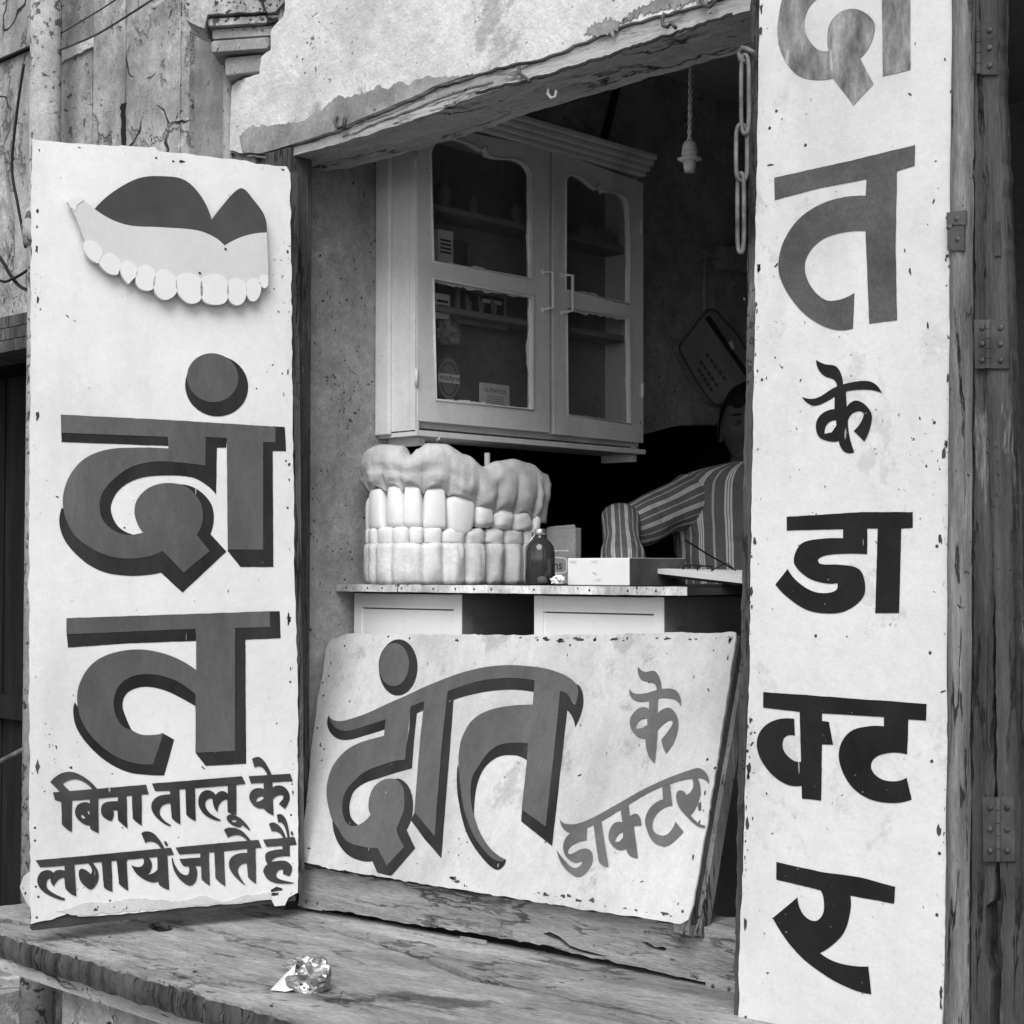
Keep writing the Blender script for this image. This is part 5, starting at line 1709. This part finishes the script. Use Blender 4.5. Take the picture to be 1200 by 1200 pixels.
tt, pl, x0, x1, zt_ = desk_box('white_box', 665, 737, 654, .30, .19, CARD_W, 'white paper-covered box with faint print at the middle of the desk', 'box')
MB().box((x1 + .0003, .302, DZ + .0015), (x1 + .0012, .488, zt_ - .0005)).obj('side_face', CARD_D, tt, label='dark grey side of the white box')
for (fx, fy, s_, bod) in ((.10, .86, .008, 'MOD'), (.45, .86, .008, 'MOD'), (.45, .48, .009, 'mg'), (.5, .22, .009, '1100')):
    text_mesh('lettering', bod, s_, pl, x0 + (x1 - x0) * fx, DZ + (zt_ - DZ) * fy, .0009, INK_F, tt)
c = YP(.28).hit(658, 680)
tag(crumple('paper_scrap', Vector((c.x, .27, DZ + .012)), .016, .010, .010, CARD_W, seed=9, origin=Vector((c.x, .27, DZ))), 'white crumpled paper scrap in front of the white box', 'paper')
c = YP(.29).hit(650, 680)
tag(crumple('dark_stub', Vector((c.x, .25, DZ + .011)), .013, .009, .010, CARD_D, seed=2, amp=.12, origin=Vector((c.x, .25, DZ)), flat=False), 'small dark lump between the bottle and the paper scrap', 'cork')

# tilted writing board with spectacles
wb = thing('writing_board', 'thin pale writing board tilted over the right end of the desk', 'board', (.85, .45, 1.50))
A_ = YP(.40).hit(766, 666)
B_ = YP(.26).hit(868, 676)
d_ = (B_ - A_)
C_ = A_ + Vector((.16, .30, -.006))
D_ = B_ + Vector((.16, .30, -.006))
th_ = Vector((0, 0, -.010))
mk('board', [A_, B_, D_, C_, A_ + th_, B_ + th_ * 1.2, D_ + th_, C_ + th_], [(0, 1, 2, 3), (7, 6, 5, 4), (0, 4, 5, 1), (1, 5, 6, 2), (2, 6, 7, 3), (3, 7, 4, 0)], CARD_W, wb)
MB().box((.86, .42, DZ + .001), (.90, .46, 1.494)).obj('prop', WOOD_DK, wb)
mk('under_board', [p + Vector((.004, .02, -.012)) for p in (A_, B_, D_, C_)] + [p + Vector((.004, .02, -.018)) for p in (A_, B_, D_, C_)], [(0, 1, 2, 3), (7, 6, 5, 4), (0, 4, 5, 1), (1, 5, 6, 2), (2, 6, 7, 3), (3, 7, 4, 0)], WOOD_DK, wb)
sg = thing('spectacles', 'folded dark-rimmed spectacles lying on the tilted writing board', 'spectacles', tuple(YP(.40).hit(820, 668)))
G0 = YP(.42)
for cx in (809, 826):
    pts = []
    for k in range(20):
        t = 2 * math.pi * k / 20
        pts.append(G0.hit(cx + 8.5 * math.copysign(abs(math.cos(t)) ** .7, math.cos(t)), 666.5 + (cx - 809) * .06 + 4.2 * math.copysign(abs(math.sin(t)) ** .7, math.sin(t))))
    MB().tube(pts, .0016, 6, closed=True).obj('rim', BLACK, sg, smooth=True)
MB().tube([G0.hit(816, 664), G0.hit(818, 663), G0.hit(820, 665)], .0015, 6).obj('bridge', BLACK, sg)
MB().tube([G0.hit(835, 668), G0.hit(848, 661), G0.hit(853, 660), G0.hit(862, 669)], .0013, 6).obj('temple_arm', BLACK, sg)
MB().tube([G0.hit(801, 664), G0.hit(812, 662), G0.hit(836, 664)], .0013, 6).obj('temple_arm', BLACK, sg)

# ================================================================== MAN BEHIND THE DESK
mp = thing('person', 'man in a striped shirt seated behind the desk, half hidden by right sign', 'person', (.30, 1.35, PZ - .03))


def camp(px, py, depth):
    return CAM + ray(px, py) * depth


def loft(name, rings, material, parent, seg=28, sub=True, cap=True, folds=.05):
    """rings: (centre, half width vector, half depth vector); UV u runs round, v along"""
    v, uv, f = [], [], []
    n = len(rings)
    for i, (c_, a_, b_) in enumerate(rings):
        for k in range(seg + 1):
            t = 2 * math.pi * k / seg
            q0 = Vector(c_) + Vector(a_) * math.cos(t) + Vector(b_) * math.sin(t)
            wob = 1 + folds * (noise.noise(Vector((q0.x * 9, q0.y * 9, q0.z * 24))) + .7 * noise.noise(Vector((q0.x * 30, q0.y * 14, q0.z * 34 + 5))))
            v.append(Vector(c_) + Vector(a_) * (math.cos(t) * wob) + Vector(b_) * (math.sin(t) * wob))
            uv.append((k / seg, i / n))
    m = seg + 1
    for i in range(n - 1):
        for k in range(seg):
            f.append((i * m + k, i * m + k + 1, (i + 1) * m + k + 1, (i + 1) * m + k))
    o = mk(name, v, f, material, parent, smooth=True, uvs=uv)
    if sub:
        s_ = o.modifiers.new('sub', 'SUBSURF')
        s_.levels = s_.render_levels = 2
    return o


HD = 4.36
hc = camp(877, 502, HD)                      # centre of the head
Fm = Vector((.60, -.80, 0)).normalized()     # facing direction: towards the street, a little to the camera
Rm = Vector((-Fm.y, Fm.x, 0))                # his left
if Rm.dot(RT) < 0:
    Rm = -Rm                                 # towards the right of the picture
U = Vector((0, 0, 1))
neck = hc + U * -.110 + Fm * -.012
chest = hc + U * -.36 + Fm * -.01
belly = hc + U * -.60
hips = Vector((belly.x, belly.y, 1.19)) - Fm * .02

# body: one continuous skinned figure (torso, neck, arms with fingers, legs)
sh_r = camp(797, 592, HD - .03)              # his right shoulder, left in the picture
sh_l = hc + (hc - sh_r) * .0 + Rm * .20 + U * -.175
elb_r = camp(735, 619, HD - .12)
wr_r = camp(736, 680, HD - .34)
wr_r.z = DZ + .035
elb_l = sh_l + Rm * .10 + U * -.24 + Fm * .10
wr_l = elb_l + Fm * .26 - Rm * .06
wr_l.z = DZ + .04
nodes = []
edg = []
rad = []


def nd(p, r, par=None):
    nodes.append(Vector(p))
    rad.append(r)
    if par is not None:
        edg.append((par, len(nodes) - 1))
    return len(nodes) - 1


n0 = nd(hips, (.15, .11))
n1 = nd(belly, (.14, .10), n0)
n2 = nd(chest, (.15, .10), n1)
n3 = nd(hc + U * -.21, (.09, .06), n2)
n4 = nd(neck, (.058, .058), n3)
n5 = nd(hc + U * -.06, (.055, .06), n4)
for sh, el, wr, sgn in ((sh_r, elb_r, wr_r, -1), (sh_l, elb_l, wr_l, 1)):
    a = nd(sh, (.052, .052), n3)
    b = nd(sh.lerp(el, .5), (.046, .046), a)
    c_ = nd(el, (.040, .040), b)
    d = nd(el.lerp(wr, .5), (.036, .036), c_)
    e = nd(wr, (.026, .022), d)
    dr = (wr - el).normalized()
    dr = Vector((dr.x, dr.y, 0)).normalized()
    sd_ = Vector((-dr.y, dr.x, 0))
    pm = nd(wr + dr * .05 - U * .008, (.036, .014), e)
    for k, (o_, ln) in enumerate(((-.030, .065), (-.010, .075), (.010, .070), (.028, .055))):
        r0 = nd(wr + dr * .085 + sd_ * o_ - U * .010, (.009, .009), pm)
        r1 = nd(wr + dr * (.085 + ln * .5) + sd_ * o_ * 1.1 - U * .012, (.0085, .0085), r0)
        nd(wr + dr * (.085 + ln) + sd_ * o_ * 1.15 - U * .024, (.007, .007), r1)
    tb0 = nd(wr + dr * .035 + sd_ * (-sgn) * .040 - U * .012, (.010, .010), pm)
    nd(wr + dr * .075 + sd_ * (-sgn) * .055 - U * .018, (.008, .008), tb0)
for s_ in (-1, 1):
    a = nd(hips + Rm * .10 * s_ - U * .03 + Fm * .05, (.085, .085), n0)
    b = nd(hips + Rm * .12 * s_ - U * .04 + Fm * .40, (.062, .062), a)
    c_ = nd(Vector((b and nodes[b].x, nodes[b].y, PZ + .08)), (.042, .042), b)
    nd(Vector((nodes[c_].x, nodes[c_].y, PZ + .0)) + Fm * .14, (.035, .03), c_)
me = bpy.data.meshes.new('body')
o0 = origin_of(mp)
me.from_pydata([tuple(p - o0) for p in nodes], edg, [])
me.materials.append(SKIN)
body = bpy.data.objects.new('body', me)
COL.objects.link(body)
body.parent = mp
body.modifiers.new('skin', 'SKIN')
sv = me.skin_vertices[0].data
for i, r in enumerate(rad):
    sv[i].radius = r
    sv[i].use_root = (i == 0)
su = body.modifiers.new('sub', 'SUBSURF')
su.levels = su.render_levels = 2
body.modifiers['skin'].use_smooth_shade = True

# head with features, continuing the neck
hv, hf = [], []
NU, NV = 48, 40
for j in range(NV + 1):
    ph = math.pi * j / NV
    for i in range(NU):
        th = 2 * math.pi * i / NU            # 0 = his left, 90 = front
        x, y, z = math.sin(ph) * math.cos(th), math.sin(ph) * math.sin(th), math.cos(ph)
        X, Y, Z = x * .074, y * .092, z * .114
        # jaw narrows below the cheek
        if z < -.1:
            k = min(1, (-z - .1) / .9)
            X *= 1 - .34 * k
            Y *= 1 - .10 * k
            if y < 0:
                Y *= 1 - .45 * k
        g_ = lambda cx, cz, sx_, sz_: math.exp(-((X - cx) / sx_) ** 2 - ((Z - cz) / sz_) ** 2) if y > 0 else 0
        Y += .024 * g_(0, -.022, .011, .014) + .012 * g_(0, .0, .008, .022)      # nose
        Y += .006 * g_(0, .030, .045, .010)                                        # brow
        Y -= .010 * (g_(.030, .010, .016, .011) + g_(-.030, .010, .016, .011))     # sockets
        Y += .005 * (g_(.040, -.018, .016, .018) + g_(-.040, -.018, .016, .018))   # cheeks
        Y += .007 * g_(0, -.052, .022, .006) + .006 * g_(0, -.064, .019, .006) - .004 * g_(0, -.058, .026, .0025)
        Y += .008 * g_(0, -.090, .022, .014)                                       # chin
        hv.append(hc + Rm * X + Fm * Y + U * Z)
for j in range(NV):
    for i in range(NU):
        i2 = (i + 1) % NU
        hf.append((j * NU + i, j * NU + i2, (j + 1) * NU + i2, (j + 1) * NU + i))
mk('head', hv, hf, SKIN, mp, smooth=True)
for s_ in (-1, 1):
    ec = hc + Rm * (.030 * s_) + Fm * .079 + U * .010
    e_ = MB().lathe(ec, [(.001, -.011), (.008, -.008), (.0115, 0), (.009, .007), (.004, .0105), (.001, .0112)], 16, Fm).obj('eye', EYE, mp, smooth=True)
    MB().lathe(ec + Fm * .0105, [(.005, 0), (.004, .001), (.001, .0012)], 12, Fm).obj('iris', INK, e_, smooth=True)
    eb = [ec + Rm * (x * s_) + Fm * (.010 - abs(x) * .25) + U * (.021 - abs(x) * .2) for x in (-.018, -.008, .004, .018)]
    MB().tube(eb, [.002, .0035, .0035, .0015], 6).obj('eyebrow', HAIR, mp, smooth=True)
    ear = []
    c0 = hc + Rm * (.068 * s_) - Fm * .004 + U * -.004
    for k in range(14):
        t = 2 * math.pi * k / 14
        ear.append(c0 + Fm * (-.006 + .013 * math.cos(t)) + U * (.029 * math.sin(t)) + Rm * (s_ * (.006 + .004 * (-math.cos(t)))))
    MB().tube(ear, .0055, 8, closed=True).add([c0 + Rm * (s_ * .004)] + ear, [(0, i + 1, (i + 1) % 14 + 1) for i in range(14)]).obj('ear', SKIN, mp, smooth=True)
mo = [hc + Rm * x + Fm * (.094 - abs(x) * .5) + U * -.058 for x in (-.020, -.008, 0, .008, .020)]
MB().tube(mo, [.001, .0022, .002, .0022, .001], 6).obj('mouth', INK, mp, smooth=True)
# hair
hv, hf = [], []
for j in range(22):
    ph = math.pi * .62 * j / 21
    for i in range(48):
        th = 2 * math.pi * i / 48
        fr = max(0, math.sin(th))
        pmax = .36 + .02 * math.sin(th * 7) if fr > .45 else .36 + (.45 - fr) * .50
        if fr == 0:
            pmax = .60
        p_ = min(ph, math.pi * pmax)
        x, y, z = math.sin(p_) * math.cos(th), math.sin(p_) * math.sin(th), math.cos(p_)
        th_k = 1.09 + .025 * noise.noise(Vector((x * 5, y * 5, z * 5)))
        hv.append(hc + Rm * (x * .075 * th_k) + Fm * (y * .093 * th_k - .002) + U * (z * .116 * th_k))
for j in range(21):
    for i in range(48):
        i2 = (i + 1) % 48
        hf.append((j * 48 + i, j * 48 + i2, (j + 1) * 48 + i2, (j + 1) * 48 + i))
mk('hair', hv, hf, HAIR, mp, smooth=True)

# shirt: torso and sleeves follow the body
hc_ = hc
tr = [(hips + U * -.02, Rm * .175, Fm * .135), (belly.lerp(hips, .3), Rm * .178, Fm * .140), (belly.lerp(chest, .5), Rm * .185, Fm * .135), (chest, Rm * .195, Fm * .130), (chest + U * .09, Rm * .202, Fm * .125),
      (hc + U * -.190, Rm * .208, Fm * .108), (hc + U * -.145, Rm * .202, Fm * .095), (hc + U * -.118, Rm * .160, Fm * .085), (hc + U * -.102, Rm * .100, Fm * .075), (hc + U * -.094, Rm * .064, Fm * .064), (hc + U * -.092, Rm * .056, Fm * .058)]
tr2 = []
for (c0_, a0_, b0_), (c1_, a1_, b1_) in zip(tr, tr[1:]):
    nn_ = 5 if (c1_ - c0_).length > .05 else 2
    for k in range(nn_):
        t = k / nn_
        tr2.append((c0_.lerp(c1_, t), a0_.lerp(a1_, t), b0_.lerp(b1_, t)))
tr2.append(tr[-1])
shirt = loft('shirt', tr2, SHIRT, mp, 60, folds=.045)


def sleeve(a, b, r0, r1, mid_bulge=1.05, steps=16, name='sleeve'):
    ax = (b - a).normalized()
    s1 = ax.cross(U)
    s1 = s1.normalized() if s1.length > .1 else Rm
    s2 = ax.cross(s1).normalized()
    rg = []
    for i in range(steps + 1):
        t = i / steps
        r_ = (r0 + (r1 - r0) * t) * (1 + .05 * math.sin(t * 9 + 1))
        rg.append((a.lerp(b, t), s1 * r_, s2 * r_))
    rg.insert(0, (a - ax * .012, s1 * r0 * .7, s2 * r0 * .7))
    rg.insert(0, (a - ax * .018, s1 * r0 * .15, s2 * r0 * .15))
    rg.append((b + ax * .010, s1 * r1 * .75, s2 * r1 * .75))
    rg.append((b + ax * .012, s1 * r1 * .2, s2 * r1 * .2))
    return loft(name, rg, SLEEVE, shirt, 36, folds=.085)


sleeve(sh_r + (elb_r - sh_r) * -.25, elb_r + (elb_r - sh_r).normalized() * -.005, .072, .058)
sleeve(camp(727, 606, HD - .14), camp(731, 676, HD - .34), .046, .060)
sleeve(sh_l + (elb_l - sh_l) * -.25, elb_l, .080, .062)
sleeve(elb_l + U * .03, elb_l.lerp(wr_l, .6), .058, .060)
# collar
cv = []
for i in range(25):
    t = 2 * math.pi * i / 24
    cs, sn = math.cos(t), math.sin(t)
    front = max(0, sn)
    cv.append(neck + U * (-.002 + .012 * (1 - front) - .018 * front) + Rm * (cs * .062) + Fm * (sn * .062 + .008))
    cv.append(neck + U * (-.042 - .030 * front) + Rm * (cs * .080) + Fm * (sn * .080 + .012))
mk('collar', cv, [(2 * i, 2 * i + 1, 2 * i + 3, 2 * i + 2) for i in range(24)], SHIRT, shirt, smooth=True, uvs=[(i / 50, 0) for i in range(50)])
loft('trousers', [(hips + U * .02, Rm * .165, Fm * .13), (hips - U * .05, Rm * .18, Fm * .15), (hips - U * .10, Rm * .17, Fm * .14)], CLOTH_D, mp, 24)
# cord of the spectacles hanging in front of the shirt
P = [camp(803, 633, 3.98), camp(830, 650, 3.9), camp(848, 660, 3.8), camp(862, 669, 3.6)]
tag(MB().tube(P, .0022, 6).obj('black_cord', BLACK, None, smooth=True, origin=P[0]), 'thin black cord slanting down across the striped shirt', 'cord')
# stool under him
sto = thing('stool', 'dark wooden stool under the seated man, hidden behind the desk', 'stool', (hips.x, hips.y, PZ - .03))
sb = Vector((hips.x, hips.y, 0))
MB().box((sb.x - .17, sb.y - .17, 1.07), (sb.x + .17, sb.y + .17, 1.10)).obj('seat', WOOD_DK, sto)
for dx in (-.14, .14):
    for dy in (-.14, .14):
        MB().box((sb.x + dx - .018, sb.y + dy - .018, PZ - .03), (sb.x + dx + .018, sb.y + dy + .018, 1.07)).obj('leg', WOOD_DK, sto)

# ================================================================== CRUMPLED WRAPPER ON THE PLATFORM
wc = platform_pl.hit(360, 1160)
wr = thing('crumpled_wrapper', 'crumpled silvery wrapper lying on the platform', 'litter', tuple(wc))
k_ = (wc - CAM).length / FPX
rr = 27 * k_
rnd = random.Random(12)
seeds = []
for _ in range(26):
    q = Vector((rnd.gauss(0, 1), rnd.gauss(0, 1), rnd.gauss(0, 1))).normalized()
    seeds.append((q, rnd.uniform(.55, .95), rnd.uniform(.5, 1.6)))
bm = bmesh.new()
bmesh.ops.create_icosphere(bm, subdivisions=4, radius=1)
fvv = []
for v_ in bm.verts:
    p = v_.co.normalized()
    ds = sorted((p - q).length * w_ + 0 for q, _r, w_ in seeds)
    rr0 = .50 + .95 * ds[0] + .10 * noise.noise(p * 5)
    if p.x > .2 and p.z > 0:
        rr0 *= 1.12
    x, y, z = p.x * 31 * k_ * rr0 + 5 * k_, p.y * 21 * k_ * rr0, (p.z * 22 * rr0 + 15) * k_
    fvv.append(wc + RT * x + Vector((FW.x, FW.y, 0)) * y + U * max(.0008, z))
fff = [tuple(v_.index for v_ in f_.verts) for f_ in bm.faces]
bm.free()
mk('foil', fvv, fff, FOIL, wr)
fwd = Vector((FW.x, FW.y, 0))
tip = [wc - RT * (40 * k_) + U * .003 - fwd * .012, wc - RT * (12 * k_) + U * (30 * k_) - fwd * .01, wc - RT * (14 * k_) - fwd * .022 + U * .006, wc - RT * (20 * k_) + U * (22 * k_) + fwd * .02, wc - RT * (22 * k_) + U * .002 - fwd * .02]
mk('torn_corner', tip, [(0, 1, 3), (0, 2, 1), (0, 4, 2), (4, 1, 2)], DESK_TOP, wr)
for q, s_ in (((228, 1140), .004), ((318, 1180), .003), ((400, 1165), .002)):
    c = platform_pl.hit(*q)
    o = crumple('pebble', c + U * .002, s_, s_, s_ * .7, PLASTER_G, seed=int(q[0]), sub=2, amp=.2, origin=c)
    tag(o, {228: 'tiny pebble on the platform left of the crumpled wrapper', 318: 'tiny pebble near the front edge of the platform', 400: 'tiniest pebble just right of the crumpled wrapper'}[q[0]], 'pebble')

# notch: splinter of shadowed tin at the foot of the right sign
P = [YP(-.14).hit(*p) for p in ((863, 1150), (852, 1180), (862, 1168))]
